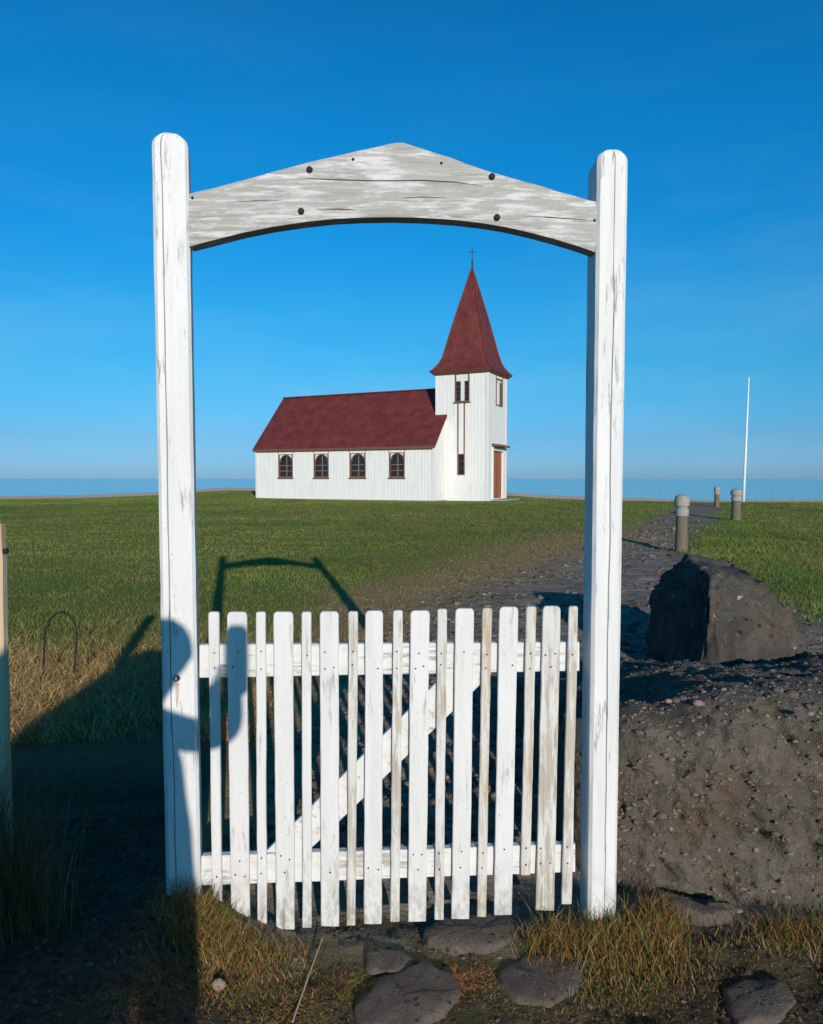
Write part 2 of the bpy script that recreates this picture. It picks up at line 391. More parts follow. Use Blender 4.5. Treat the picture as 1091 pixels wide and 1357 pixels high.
# ------------------------------------------------------------------ church
def church():
    m = NT('white_cladding', 0.75, 0.25); v = m.coord()
    w = m.n('ShaderNodeTexWave', wave_type='BANDS', bands_direction='X'); w.inputs['Scale'].default_value = 1.9
    m.link(v, w.inputs['Vector'])
    st = m.noise(m.coord(scale=(3, 3, 0.35)), 3.0, 5)
    m.color(m.mix(m.step(st, 0.45, 0.8), (0.81, 0.79, 0.75), (0.69, 0.665, 0.62)))
    m.bump(w.outputs['Fac'], 0.25, 0.015); WH = m.m
    m = NT('red_roof_iron', 0.65, 0.35); v = m.coord()
    w = m.n('ShaderNodeTexWave', wave_type='BANDS', bands_direction='X'); w.inputs['Scale'].default_value = 2.6
    m.link(v, w.inputs['Vector'])
    f = m.noise(v, 2.2, 6, 0.65)
    c = m.mix(m.step(f, .3, .7), (0.112, 0.018, 0.016), (0.195, 0.042, 0.034))
    m.color(m.mix(m.math('MULTIPLY', m.step(w.outputs['Fac'], 0.0, 0.25), 0.0), c, (0.05, 0.01, 0.01)))
    m.bump(w.outputs['Fac'], 0.45, 0.018); RD = m.m
    BR = plain('brown_trim', (0.17, 0.085, 0.05), 0.7)
    DOOR = plain('door_wood', (0.36, 0.12, 0.045), 0.6)
    m = NT('dark_glass', 0.08, 0.5); m.color(m.mix(m.noise(m.coord(), 1.5, 2), (0.012, 0.013, 0.016), (0.03, 0.03, 0.035))); GL = m.m
    BAR = plain('faded_bar', (0.26, 0.20, 0.17), 0.7)
    WT = plain('white_trim', (0.74, 0.73, 0.70), 0.6)
    PL = plain('concrete_plinth', (0.33, 0.31, 0.28), 0.9)
    phi = 0.448; N, B, he, hr, s = 9.55, 2.47, 2.40, 5.02, 1.23
    L, o, ht, hs = 2.02, 0.50, 5.68, 10.50
    W = 2*(B - s)
    zb = EYE - 0.987
    t = empty('church', (0.99, 31.0, zb), -phi)
    tag(t, 'white church with dark red roof and pointed steeple at the top of the lawn', 'church')

    def wall_cells(bm, P, a0, a1, z0, z1, holes, depth):
        """P(a, d, z) -> point; rectangular holes with reveals of the given depth"""
        A = sorted({a0, a1, *[h[0] for h in holes], *[h[1] for h in holes]}); Z = sorted({z0, z1, *[h[2] for h in holes], *[h[3] for h in holes]})
        for i in range(len(A)-1):
            for j in range(len(Z)-1):
                ca, cz = (A[i]+A[i+1])/2, (Z[j]+Z[j+1])/2
                if any(h[0] < ca < h[1] and h[2] < cz < h[3] for h in holes): continue
                bm.faces.new([bm.verts.new(P(*q)) for q in ((A[i],0,Z[j]),(A[i+1],0,Z[j]),(A[i+1],0,Z[j+1]),(A[i],0,Z[j+1]))])
        for h in holes:
            c = [(h[0],h[2]),(h[1],h[2]),(h[1],h[3]),(h[0],h[3])]
            for k in range(4):
                p, q = c[k], c[(k+1) % 4]
                bm.faces.new([bm.verts.new(P(*u)) for u in ((p[0],0,p[1]),(q[0],0,q[1]),(q[0],depth,q[1]),(p[0],depth,p[1]))])
    # nave walls (south wall with window openings), local x along the nave, y across, z up
    # measured along the wall from the tower end
    def a_of(px, b=0.0):          # position along x of a photograph column on a wall at y=b
        k = (px - CX)/F; u = (math.cos(phi), -math.sin(phi)); w_ = (math.sin(phi), math.cos(phi))
        ox, oy = 0.99 + b*w_[0], 31 + b*w_[1]
        return (k*oy - ox)/(u[0] - k*u[1])
    wins = [(a_of(p), a_of(q)) for p, q in ((369.8, 388.6), (416.6, 436), (464, 485), (516.2, 536.6))]
    zw0, zw1 = 1.04, 2.14
    # ---- nave wall
    bm = bmesh.new()
    S = lambda a, d, z: (a, d, z)
    wall_cells(bm, S, -N, 0, -0.3, he, [(a, b, zw0, zw1) for a, b in wins], 0.14)
    for xx in (-N, 0):
        bm.faces.new([bm.verts.new(p) for p in ((xx,0,-.3),(xx,2*B,-.3),(xx,2*B,he),(xx,B,hr),(xx,0,he))])
    bm.faces.new([bm.verts.new(p) for p in ((-N,2*B,-.3),(0,2*B,-.3),(0,2*B,he),(-N,2*B,he))])
    nave = bm_obj('nave_wall', bm, WH, t)
    # ---- nave roof: two thick slabs
    k = (hr - he)/B; e = 0.10; th = 0.07
    bm = bmesh.new()
    x0, x1 = -N - 0.10, 0.07
    prof = [(-e, he - e*k + 0.03), (B, hr + 0.03), (2*B + e, he - e*k + 0.03), (2*B + e, he - e*k + 0.03 + th*1.4), (B, hr + 0.03 + th*1.4), (-e, he - e*k + 0.03 + th*1.4)]
    a = [bm.verts.new((x0, y, z)) for y, z in prof]; b = [bm.verts.new((x1, y, z)) for y, z in prof]
    bm.faces.new(a[::-1]); bm.faces.new(b)
    for i in range(6): bm.faces.new((a[i], a[(i+1) % 6], b[(i+1) % 6], b[i]))
    bm_obj('nave_roof', bm, RD, t)
    bm = bmesh.new(); box(bm, x0, -o - .005, B - 0.09, B + 0.09, hr + 0.10, hr + 0.165, bevel=0.02); bm_obj('ridge_cap', bm, RD, t)
    bm = bmesh.new(); box(bm, x0+.01, x1-.08, -e - 0.05, -e + 0.0, he - 0.12, he - 0.02); bm_obj('gutter', bm, BR, t)
    box_obj('corner_board', (-N-.012, -N+.12, -.02, -.0025, -.3, he-.03), WT, t)
    box_obj('corner_board', (-.12, .012, -.02, -.0025, -.3, he-.03), WT, t)
    box_obj('plinth', (-N-.04, .03, -.05, 2*B+.05, -.4, 0.03), PL, t)
    # ---- arched nave windows
    for a, b in wins:
        c = (a+b)/2; hw = (b-a)/2
        f = bm_obj('window', (lambda bm: (window_frame(bm, c, hw, zw0, zw1), bm)[1])(bmesh.new()), BR, t)
        bm = bmesh.new(); box(bm, a+.01, b-.01, 0.10, 0.115, zw0+.01, zw1-.01); bm_obj('pane', bm, GL, f)
        bm = bmesh.new(); head_panel(bm, c, hw - .05, zw1 - .30, zw1 - .012, 0.03, 0.06); bm_obj('arch_head', bm, WT, f)
        bm = bmesh.new()
        box(bm, c-.016, c+.016, .075, .097, zw0+.05, zw1-.08)
        for zz in (zw0+.30, zw0+.56): box(bm, a+.05, b-.05, .074, .098, zz-.013, zz+.013)
        bm_obj('glazing_bar', bm, BAR, f)
        bm = bmesh.new(); box(bm, a-.04, b+.04, -.07, .02, zw0-.07, zw0-.012, bevel=.01); bm_obj('sill', bm, BR, f)
        for xx in (a-.015, b+.015):      # thin brown battens up to the eaves
            box_obj('batten', (xx-.02, xx+.02, -.03, -.003, zw1+.03, he-.13), M['batten'], t)
    # ---- tower
    ty0, ty1 = s, s + W
    tl = lambda p: a_of(p, s)
    hA = (tl(602.6), tl(622.6), 0, 0)
    z_at = lambda px, py, b: EYE + (lambda P: P.z - EYE)(at(px, py, (31 + b*math.cos(phi) - a_of(px, b)*math.sin(phi)))) - zb
    zt0 = z_at(612, 532.5, s); zt1 = z_at(612, 493.5, s)
    zs0 = z_at(611, 629.5, s); zs1 = z_at(611, 601.5, s)
    ax0, ax1 = tl(603), tl(622); sx0, sx1 = tl(606.5), tl(616)
    bm = bmesh.new()
    wall_cells(bm, lambda a, d, z: (a, s + d, z), -o, L, -.3, ht, [(ax0, ax1, zt0, zt1), (sx0, sx1, zs0, zs1)], 0.14)
    # west face
    def b_of(px):
        k_ = (px - CX)/F; ox, oy = 0.99 + L*math.cos(phi), 31 - L*math.sin(phi)
        return (k_*oy - ox)/(math.sin(phi) - k_*math.cos(phi))
    zat_w = lambda px, py: at(px, py, 31 - L*math.sin(phi) + b_of(px)*math.cos(phi)).z - zb
    d0, d1 = b_of(653), b_of(666.5); dz0, dz1 = 0.10, zat_w(660, 598)
    u0, u1 = b_of(656.5), b_of(665.0); uz0, uz1 = zat_w(660, 538), zat_w(660, 502)
    wall_cells(bm, lambda a, d, z: (L - d, a, z), ty0, ty1, -.3, ht, [(d0, d1, dz0, dz1), (u0, u1, uz0, uz1)], 0.14)
    for f in (((-o,ty0),(-o,ty1)), ((-o,ty1),(L,ty1))):
        bm.faces.new([bm.verts.new(p) for p in ((*f[0],-.3),(*f[1],-.3),(*f[1],ht),(*f[0],ht))])
    bm.faces.new([bm.verts.new((*p, ht)) for p in ((-o,ty0),(L,ty0),(L,ty1),(-o,ty1))])
    bm_obj('tower_wall', bm, WH, t)
    box_obj('corner_board', (L-.13, L+.012, ty0-.02, ty0-.0025, -.3, ht-.04), WT, t)
    box_obj('corner_board', (L+.0025, L+.022, ty0-.018, ty0+.12, -.3, ht-.04), WT, t)
    box_obj('corner_board', (L+.0025, L+.022, ty1-.12, ty1+.01, -.3, ht-.04), WT, t)
    box_obj('corner_board', (0.085, 0.16, ty0-.02, ty0-.0025, -.3, he+.9), WT, t)
    # belfry window: two lights
    def rect_window(P, a0, a1, z0, z1, n, bars, solid=GL, head=0.0):
        f_bm = bmesh.new(); w_ = .045
        for (aa, bb, c0, c1) in ((a0, a0+w_, z0, z1), (a1-w_, a1, z0, z1), (a0+w_, a1-w_, z0, z0+w_), (a0+w_, a1-w_, z1-w_, z1)):
            P(f_bm, aa, bb, -.03, .07, c0, c1)
        f_ = bm_obj('window', f_bm, BR, t)
        b2 = bmesh.new(); P(b2, a0+w_, a1-w_, .095, .11, z0+w_, z1-w_); bm_obj('pane', b2, solid, f_)
        if head:
            b2 = bmesh.new(); P(b2, a0+w_+.002, a1-w_-.002, .02, .06, z1-w_-head, z1-w_-.002); bm_obj('head_panel', b2, WT, f_)
        if n > 1:
            b2 = bmesh.new(); c = (a0+a1)/2; P(b2, c-.075, c+.075, .0, .08, z0+w_+.002, z1-w_-head-.004); bm_obj('mullion', b2, WT, f_)
        if bars:
            for q in range(1, bars+1):
                b2 = bmesh.new(); zz = z0 + w_ + (z1-z0-2*w_-head)*q/(bars+1); P(b2, a0+w_+.003, a1-w_-.003, .082, .093, zz-.012, zz+.012)
                bm_obj('glazing_bar', b2, BR, f_)
        return f_
    PS = lambda bm_, aa, bb, q0, q1, c0, c1: box(bm_, aa, bb, s+q0, s+q1, c0, c1)
    PW = lambda bm_, aa, bb, q0, q1, c0, c1: box(bm_, L-q1, L-q0, aa, bb, c0, c1)
    rect_window(PS, ax0, ax1, zt0, zt1, 2, 3, head=.33)
    rect_window(PS, sx0, sx1, zs0, zs1, 1, 2)
    rect_window(PW, u0, u1, uz0, uz1, 2, 0, head=.1)
    for xx in (ax0-.01, ax1+.01): box_obj('batten', (xx-.022, xx+.022, s-.03, s-.003, zt1+.01, ht-.06), BR, t)
    for yy in (u0-.01, u1+.01): box_obj('batten', (L+.003, L+.03, yy-.02, yy+.02, uz1+.01, ht-.06), BR, t)
    for xx in (sx0+.02, sx1-.02): box_obj('batten', (xx-.022, xx+.022, s-.03, s-.003, zs1+.01, zt0-.05), BR, t)
    bm = bmesh.new(); PS(bm, ax0-.05, ax1+.05, -.08, .0, zt0-.045, zt0-.004); bm_obj('sill', bm, BR, t)
    # door with panels, frame, canopy, step
    bm = bmesh.new(); PW(bm, d0+.02, d1-.02, .07, .11, dz0+.02, dz1-.02); dr = bm_obj('door', bm, DOOR, t)
    wd = (d1-d0)
    for q in range(2):
        for r_ in range(3):
            p0 = d0 + .1 + q*(wd-.14)/2; z0_ = dz0 + .14 + r_*(dz1-dz0-.2)/3
            bm = bmesh.new(); PW(bm, p0, p0+(wd-.3)/2, .045, .069, z0_, z0_+(dz1-dz0-.5)/3); bm_obj('door_panel', bm, DOOR, dr)
    bm = bmesh.new(); PW(bm, (d0+d1)/2-.012, (d0+d1)/2+.012, .04, .069, dz0+.03, dz1-.03); bm_obj('cover_strip', bm, BR, dr)
    bm = bmesh.new()
    PW(bm, d0-.10, d0-.002, -.05, .0, dz0-.1, dz1+.0); PW(bm, d1+.002, d1+.10, -.05, .0, dz0-.1, dz1); PW(bm, d0-.10, d1+.10, -.05, .0, dz1+.002, dz1+.16)
    bm_obj('door_frame', bm, WT, t)
    bm = bmesh.new()
    pts = [(-.02, dz1+.20), (.30, dz1+.17), (.30, dz1+.24), (-.02, dz1+.33)]
    a = [bm.verts.new((L+q, d0-.15, z)) for q, z in pts]; b = [bm.verts.new((L+q, d1+.15, z)) for q, z in pts]
    bm.faces.new(a); bm.faces.new(b[::-1])
    for i in range(4): bm.faces.new((a[i], b[i], b[(i+1)%4], a[(i+1)%4]))
    bm_obj('door_canopy', bm, BR, t)
    bm = bmesh.new(); box(bm, L+.03, L+.75, d0-.2, d1+.2, -.35, 0.07, bevel=.02); bm_obj('doorstep', bm, PL, t)
    # ---- spire: flared pyramid
    cxs, cys = (L-o)/2, (ty0+ty1)/2; hx, hy = (L+o)/2, W/2
    def ring(bm, z, k_, ov=0.0): return [bm.verts.new((cxs+sx*(hx*k_+ov), cys+sy*(hy*k_+ov), z)) for sx, sy in ((-1,-1),(1,-1),(1,1),(-1,1))]
    bm = bmesh.new()
    levels = [(ht+.02, 1.0, .20), (ht+.07, 1.0, .20), (ht+.22, .93, .13), (ht+.42, .88, .05), (ht+.65, .83, 0), (ht+.95, .765, 0), (ht+2.4, .50, 0), (hs, .012, 0)]
    rs = [ring(bm, z, k_, ov) for z, k_, ov in levels]
    for a, b in zip(rs, rs[1:]):
        for i in range(4): bm.faces.new((a[i], a[(i+1)%4], b[(i+1)%4], b[i]))
    bm.faces.new(rs[0][::-1]); bm.faces.new(rs[-1])
    sp = bm_obj('spire', bm, RD, t)
    bm = bmesh.new(); r0 = ring(bm, ht-.10, 1.0, .05); r1 = ring(bm, ht+.018, 1.0, .19)
    for i in range(4): bm.faces.new((r0[i], r0[(i+1)%4], r1[(i+1)%4], r1[i]))
    bm.faces.new(r0[::-1]); bm.faces.new(r1); bm_obj('cornice', bm, BR, t)
    hb = bmesh.new()                      # hip cappings
    for sx, sy in ((-1,-1),(1,-1),(1,1),(-1,1)):
        tube(hb, [(cxs+sx*(hx*k_+ov), cys+sy*(hy*k_+ov), z) for z, k_, ov in levels[1:]], .035, 6)
    kind(bm_obj('hip_capping', hb, RD, sp), 'stuff')
    bm = bmesh.new(); tube(bm, [(cxs, cys, hs-.1), (cxs, cys, hs+.25), (cxs, cys, hs+.95)], [.05, .022, .010], 6)
    lathe(bm, [(.02, hs+.18), (.055, hs+.24), (.02, hs+.30)], 8, cxs, cys)
    box(bm, cxs-.16, cxs+.16, cys-.009, cys+.009, hs+.70, hs+.725)
    bm_obj('finial', bm, M['iron'], t)

def window_frame(bm, c, hw, z0, z1):
    w = .05
    box(bm, c-hw, c-hw+w, -.03, .08, z0, z1); box(bm, c+hw-w, c+hw, -.03, .08, z0, z1)
    box(bm, c-hw+w, c+hw-w, -.029, .079, z0, z0+w); box(bm, c-hw+w, c+hw-w, -.029, .079, z1-.012, z1)
    # arched inner frame
    n = 14; r = hw - w; zc = z1 - .02 - r
    o_ = [(c + r*math.cos(math.pi*i/n), zc + r*math.sin(math.pi*i/n)) for i in range(n+1)]
    i_ = [(c + (r-.05)*math.cos(math.pi*i/n), zc + (r-.05)*math.sin(math.pi*i/n)) for i in range(n+1)]
    for i in range(n):
        p = [o_[i], o_[i+1], i_[i+1], i_[i]]
        a = [bm.verts.new((x, .015, z)) for x, z in p]; b = [bm.verts.new((x, .07, z)) for x, z in p]
        bm.faces.new(a); bm.faces.new(b[::-1])
        for k in range(4): bm.faces.new((a[k], b[k], b[(k+1) % 4], a[(k+1) % 4]))
def head_panel(bm, c, hw, z0, z1, y0, y1):
    """board with an arched cut-out"""
    n = 12; zc = z1 - .008 - hw
    for i in range(n):
        t0, t1 = math.pi*i/n, math.pi*(i+1)/n
        p0 = (c+hw*math.cos(t0), zc+hw*math.sin(t0)); p1 = (c+hw*math.cos(t1), zc+hw*math.sin(t1))
        q = [(p0[0], z1), (p1[0], z1), p1, p0]
        bm.faces.new([bm.verts.new((x, y0, z)) for x, z in q])
M['batten'] = plain('weathered_batten', (0.34, 0.27, 0.22), 0.8)
church()

# ------------------------------------------------------------------ gateway: posts and beam
GD = 2.70                                   # distance of the gateway
def lerp(a, b, t): return a + (b - a)*t
def wood_post(name, top_px, bot_px, ytop, ybot, depth, yaw, crack_u, parent):
    """squared timber post, chamfered edges, drying crack, arched top"""
    tl, tr = at(top_px[0], ytop, GD), at(top_px[1], ytop, GD); bl, br = at(bot_px[0], ybot, GD), at(bot_px[1], ybot, GD)
    zt, zb_ = tl.z, min(bl.z, br.z) - 0.25
    bm = bmesh.new(); rings = []
    n = 70; hw0 = (br - bl).length/2
    zs = list(np.linspace(zb_, zt - hw0*0.95, n)) + [zt - hw0*(0.95 - 0.95*math.sin(a)) for a in np.linspace(0.15, math.pi/2*0.97, 9)]
    for z in zs:
        t = (z - bl.z)/(tl.z - bl.z)
        cx_ = lerp((bl.x+br.x)/2, (tl.x+tr.x)/2, t); hw = lerp((br.x-bl.x)/2, (tr.x-tl.x)/2, t)
        k = 1.0; kd = 1.0
        if z > zt - hw*0.95:
            q = min(1, (z - (zt - hw*0.95))/(hw*0.95)); k = max(0.05, math.sqrt(max(0, 1 - q**2.6))); kd = 0.72 + 0.28*k
        ch = 0.012
        hwk = hw*k; d = depth*kd; off = depth*(1-kd)/2
        cu = crack_u*hwk
        cw = 0.0022*(0.6 + 0.8*(0.5 + fbm(np.array([z*1.7]), np.array([3.0+crack_u]))[0]))*k
        wob = 0.008*fbm(np.array([z*2.3]), np.array([crack_u*9]))[0]; cu += wob
        pr = [(-hwk, off+ch), (-hwk+ch*k, off)]
        for m_ in (0.33, 0.66): pr.append((lerp(-hwk+ch*k, cu-cw, m_), off))
        pr += [(cu-cw, off), (cu-cw*0.2, off+0.014), (cu+cw, off)]
        for m_ in (0.33, 0.66): pr.append((lerp(cu+cw, hwk-ch*k, m_), off))
        pr += [(hwk-ch*k, off), (hwk, off+ch), (hwk, off+d-ch), (hwk-ch*k, off+d), (-hwk+ch*k, off+d), (-hwk, off+d-ch)]
        c_, s_ = math.cos(yaw), math.sin(yaw); ring = []
        for i, (u, v) in enumerate(pr):
            j = 0.0016*fbm(np.array([z*9 + i*3.1]), np.array([i*1.7+crack_u]))[0]
            ring.append(bm.verts.new((cx_ + u*c_ - v*s_ + j, GD + v*c_ + u*s_ + j, z)))
        rings.append(ring)
    m_ = len(rings[0])
    for a, b in zip(rings, rings[1:]):
        for i in range(m_): bm.faces.new((a[i], a[(i+1) % m_], b[(i+1) % m_], b[i]))
    bm.faces.new(rings[-1]); bm.faces.new(rings[0][::-1])
    o = bm_obj(name, bm, M['post_paint'], None)
    return hang(o, parent)
gw = empty('gateway', (0, GD, 0))
tag(gw, 'white weathered timber gateway of two posts and a peaked arched crosspiece', 'gateway')
wood_post('post', (201.5, 248), (221.5, 265.5), 173, 1200, 0.135, R(13), -0.48, gw)
wood_post('post', (792.5, 833.5), (780, 817.5), 195, 1212, 0.150, R(0), 0.10, gw)

# beam outline from the photograph: peaked top, arched underside
top = [(250, 256.5), (300, 244), (350, 230.5), (400, 217), (450, 205), (500, 193.5), (521, 189), (533, 188.5), (560, 196), (600, 209.5), (650, 227.5), (700, 241), (750, 256), (790.5, 267)]
bot = [(790.5, 334), (765, 325), (735, 316), (705, 308), (670, 300), (640, 295), (600, 290.5), (560, 288), (520, 287), (480, 287.5), (440, 289.5), (400, 294), (360, 300), (320, 308), (285, 317), (250, 326)]
BY = GD + 0.012
bm = bmesh.new()
def dense(pts, n):
    out = []
    for i in range(n):
        t = i/(n-1)*(len(pts)-1); k = min(int(t), len(pts)-2); f = t - k
        out.append((lerp(pts[k][0], pts[k+1][0], f), lerp(pts[k][1], pts[k+1][1], f)))
    return out
NB = 60
xs_ = np.linspace(250, 790.5, NB)
tp = [(x, np.interp(x, [p[0] for p in top], [p[1] for p in top]) + 0.8*float(fbm(np.array([x*.05]), np.array([2.]))[0])) for x in xs_]
bb = bot[::-1]
bp = [(x, np.interp(x, [p[0] for p in bb], [p[1] for p in bb])) for x in xs_]
grid = []
for k in range(7):
    row = []
    for (x, y0), (_, y1) in zip(tp, bp):
        yy = lerp(y0, y1, k/6)
        dy = 0.0015*float(fbm(np.array([x*.02]), np.array([yy*.2]))[0]) + (0.004 if k in (0, 6) else 0)
        p = at(x, yy, BY); row.append(bm.verts.new((p.x, BY + dy, p.z)))
    grid.append(row)
for a, b in zip(grid, grid[1:]):
    for i in range(NB-1): bm.faces.new((a[i], a[i+1], b[i+1], b[i]))
BT = 0.066
back = [[bm.verts.new((r[i].co.x, BY + BT, r[i].co.z)) for i in range(NB)] for r in (grid[0], grid[-1])]
for i in range(NB-1):
    bm.faces.new((grid[0][i], back[0][i], back[0][i+1], grid[0][i+1]))
    bm.faces.new((grid[-1][i], grid[-1][i+1], back[1][i+1], back[1][i]))
    bm.faces.new((back[0][i], back[1][i], back[1][i+1], back[0][i+1]))
bm.faces.new([r[0] for r in grid] + [back[1][0], back[0][0]]); bm.faces.new([r[-1] for r in grid][::-1] + [back[0][-1], back[1][-1]])
beam = hang(bm_obj('crosspiece', bm, M['beam_wood']), gw)
# cracks along the crosspiece: thin dark splits
bm = bmesh.new()
def split(pts, w):
    for (x0, y0, w0), (x1, y1, w1) in zip(pts, pts[1:]):
        q = [at(x0, y0-w0*w, BY), at(x1, y1-w1*w, BY), at(x1, y1+w1*w, BY), at(x0, y0+w0*w, BY)]
        bm.faces.new([bm.verts.new((v.x, BY-0.0012, v.z)) for v in q]); 
split([(405, 236, .2), (440, 238, 1), (500, 239.5, .7), (560, 239, 1), (600, 241, .8), (640, 246, .1)], .7)
split([(300, 268, .1), (340, 266, 1), (375, 266, .1)], .5)
split([(530, 262, .1), (560, 261, 1), (600, 263, .1)], .5)
split([(690, 286, .1), (730, 288, 1), (785, 292, .3)], .6)
split([(420, 277, .1), (450, 277, 1), (470, 278, .1)], .6)
kind(hang(bm_obj('split_line', bm, M['iron']), gw), 'stuff')
for px, py, r in ((410.5, 225, .0125), (399.5, 280, .0125), (652, 234, .0125), (659, 288, .0125)):
    p = at(px, py, BY); bm = bmesh.new()
    lathe(bm, [(r, 0), (r*.9, .007), (r*.5, .010)], 10)
    o = bm_obj('bolt_head', bm, M['iron'], gw); o.rotation_euler = (R(90), 0, R(random.uniform(-20, 20))); o.location = (p.x, .012 - .0, p.z)
for px, py in ((468, 211), (585, 216), (255, 262), (788, 292)):
    p = at(px, py, BY); bm = bmesh.new(); lathe(bm, [(.006, 0), (.004, .003)], 8)
    o = bm_obj('nail_head', bm, M['iron'], gw); o.rotation_euler = (R(90), 0, 0); o.location = (p.x, .012, p.z)
# rusted bolt in the left post, with its streak
p = at(234, 899, GD - 0.004)
bm = bmesh.new(); lathe(bm, [(.013, 0), (.0125, .008), (.008, .002)], 10)
o = bm_obj('rusty_bolt', bm, M['rust'], gw); o.rotation_euler = (R(90), 0, 0); o.location = (p.x, .0, p.z); o['label'] = 'rusty bolt head'
bm = bmesh.new()
q = [at(231, 905, GD), at(238.5, 905, GD), at(237, 925, GD), at(235.5, 938, GD), at(234.5, 938, GD), at(233, 925, GD)]
rs_ = NT('rust_streak', 0.8, .2); rs_.color(rs_.mix(rs_.noise(rs_.coord(), 60, 3), (0.50, 0.33, 0.20), (0.70, 0.62, 0.52)))
bm.faces.new([bm.verts.new((v.x, -.0035, v.z)) for v in q]); bm_obj('rust_streak', bm, rs_.m, gw)

# ------------------------------------------------------------------ picket gate
gt = empty('picket_gate', (0, GD, 0))
tag(gt, 'low white picket gate with flaking paint and diagonal brace, closed between the posts', 'gate')
PY0 = GD + 0.050; PTH = 0.018; RY0 = PY0 + PTH + 0.001
def picket(xt, xb, yt, yb, mat, yaw=0.0):
    tl, tr, bl, br = at(xt[0], yt, PY0), at(xt[1], yt, PY0), at(xb[0], yb, PY0), at(xb[1], yb, PY0)
    bm = bmesh.new(); n = 22; rings = []; hw_t = (tr.x-tl.x)/2; rtop = min(hw_t*0.55, .018)
    zs = list(np.linspace(bl.z, tl.z - rtop, n)) + [tl.z - rtop*(1 - math.sin(a)) for a in np.linspace(.25, math.pi/2, 5)]
    sd_ = random.uniform(0, 50)
    for z in zs:
        t = (z - bl.z)/(tl.z - bl.z); cx_ = lerp((bl.x+br.x)/2, (tl.x+tr.x)/2, t); hw = lerp((br.x-bl.x)/2, hw_t, t)
        if z > tl.z - rtop:
            q = (z - (tl.z-rtop))/rtop; hw = hw - rtop*0.75*(1 - math.sqrt(max(0, 1-q*q)))
        wv = 0.0016*float(fbm(np.array([z*3+sd_]), np.array([1.]))[0]); wy = 0.004*float(fbm(np.array([z*1.5+sd_]), np.array([7.]))[0])
        hw += 0.0012*float(fbm(np.array([z*14+sd_]), np.array([4.]))[0]); c = .003
        pr = [(-hw, c), (-hw+c, 0), (0, -.0006), (hw-c, 0), (hw, c), (hw, PTH-c), (hw-c, PTH), (-hw+c, PTH), (-hw, PTH-c)]
        rings.append([bm.verts.new((cx_+u+wv, PY0+v+wy-.002+yaw*u, z)) for u, v in pr])
    m_ = 9
    for a, b in zip(rings, rings[1:]):
        for i in range(m_): bm.faces.new((a[i], a[(i+1)%m_], b[(i+1)%m_], b[i]))
    bm.faces.new(rings[-1]); bm.faces.new(rings[0][::-1])
    return hang(bm_obj('picket', bm, M[mat]), gt)
PK = [((276, 290), (281.5, 294), 811, 1196, 'picket_paint'), ((300.5, 327), (306, 331), 811, 1222, 'picket_paint'),
      ((339, 352), (341, 353.5), 811, 1228, 'picket_paint'), ((362, 388), (366, 390.5), 811, 1231, 'picket_paint'),
      ((400, 412.5), (401, 413), 811, 1229, 'picket_paint'), ((424, 449), (425, 449), 810.5, 1227.5, 'picket_paint'),
      ((462, 474.5), (460, 471), 810.5, 1226, 'picket_worn'), ((484.5, 508), (482.5, 506), 809.6, 1224.3, 'picket_paint'),
      ((521, 534), (517.5, 529.5), 809, 1222, 'picket_worn'), ((544, 569.5), (541, 565), 809.5, 1221, 'picket_paint'),
      ((580, 592.5), (576, 588), 807, 1218.7, 'picket_worn'), ((604, 628.5), (598.5, 622), 806.5, 1217.5, 'picket_paint'),
      ((640, 652.5), (632, 644), 806, 1214.5, 'picket_bare'), ((662, 687), (655, 678.5), 804.5, 1212.5, 'picket_paint'),
      ((697.5, 711), (690.5, 703), 804, 1160, 'picket_bare'), ((720, 743.5), (710, 734), 803.5, 1206, 'picket_worn'),
      ((754, 766.5), (744.5, 758), 803.5, 1198, 'picket_worn')]
for i, a in enumerate(PK):
    p_ = picket(*a, yaw=random.uniform(-.06, .06))
    if a[4] == 'picket_bare': p_['label'] = 'narrow picket worn to bare brown wood near the top'
def quad_board(name, pts, y0, th, mat, n=30):
    """board given by four photograph points: tl, tr, br, bl"""
    tl, tr, br, bl = [at(p[0], p[1], y0) for p in pts]
    bm = bmesh.new(); rings = []
    for i in range(n):
        t = i/(n-1); a = tl.lerp(tr, t); b = bl.lerp(br, t); c = .003
        j = 0.0022*float(fbm(np.array([t*9+pts[0][0]]), np.array([3.]))[0]); a = a + Vector((0, 0, j)); b = b + Vector((0, 0, -j))
        d = (b - a); L_ = d.length; d.normalize()
        rings.append([bm.verts.new(a + Vector((0, c, 0))), bm.verts.new(a + d*c), bm.verts.new(a + d*(L_-c)), bm.verts.new(b + Vector((0, c, 0))),
                      bm.verts.new(b + Vector((0, th, 0))), bm.verts.new(a + Vector((0, th, 0)))])
    for a, b in zip(rings, rings[1:]):
        for i in range(6): bm.faces.new((a[i], a[(i+1)%6], b[(i+1)%6], b[i]))
    bm.faces.new(rings[0][::-1]); bm.faces.new(rings[-1])
    return hang(bm_obj(name, bm, M[mat]), gt)
quad_board('rail', [(264.5, 855), (768, 851), (768, 889.5), (264.5, 898.5)], RY0, .030, 'rail_paint')
quad_board('rail', [(267, 1135), (762.5, 1119), (762.5, 1156), (267, 1174)], RY0, .030, 'rail_paint')
quad_board('brace', [(352, 1129), (612, 871), (652, 893), (405, 1132)], RY0 + .002, .024, 'brace_paint')
nb = bmesh.new()
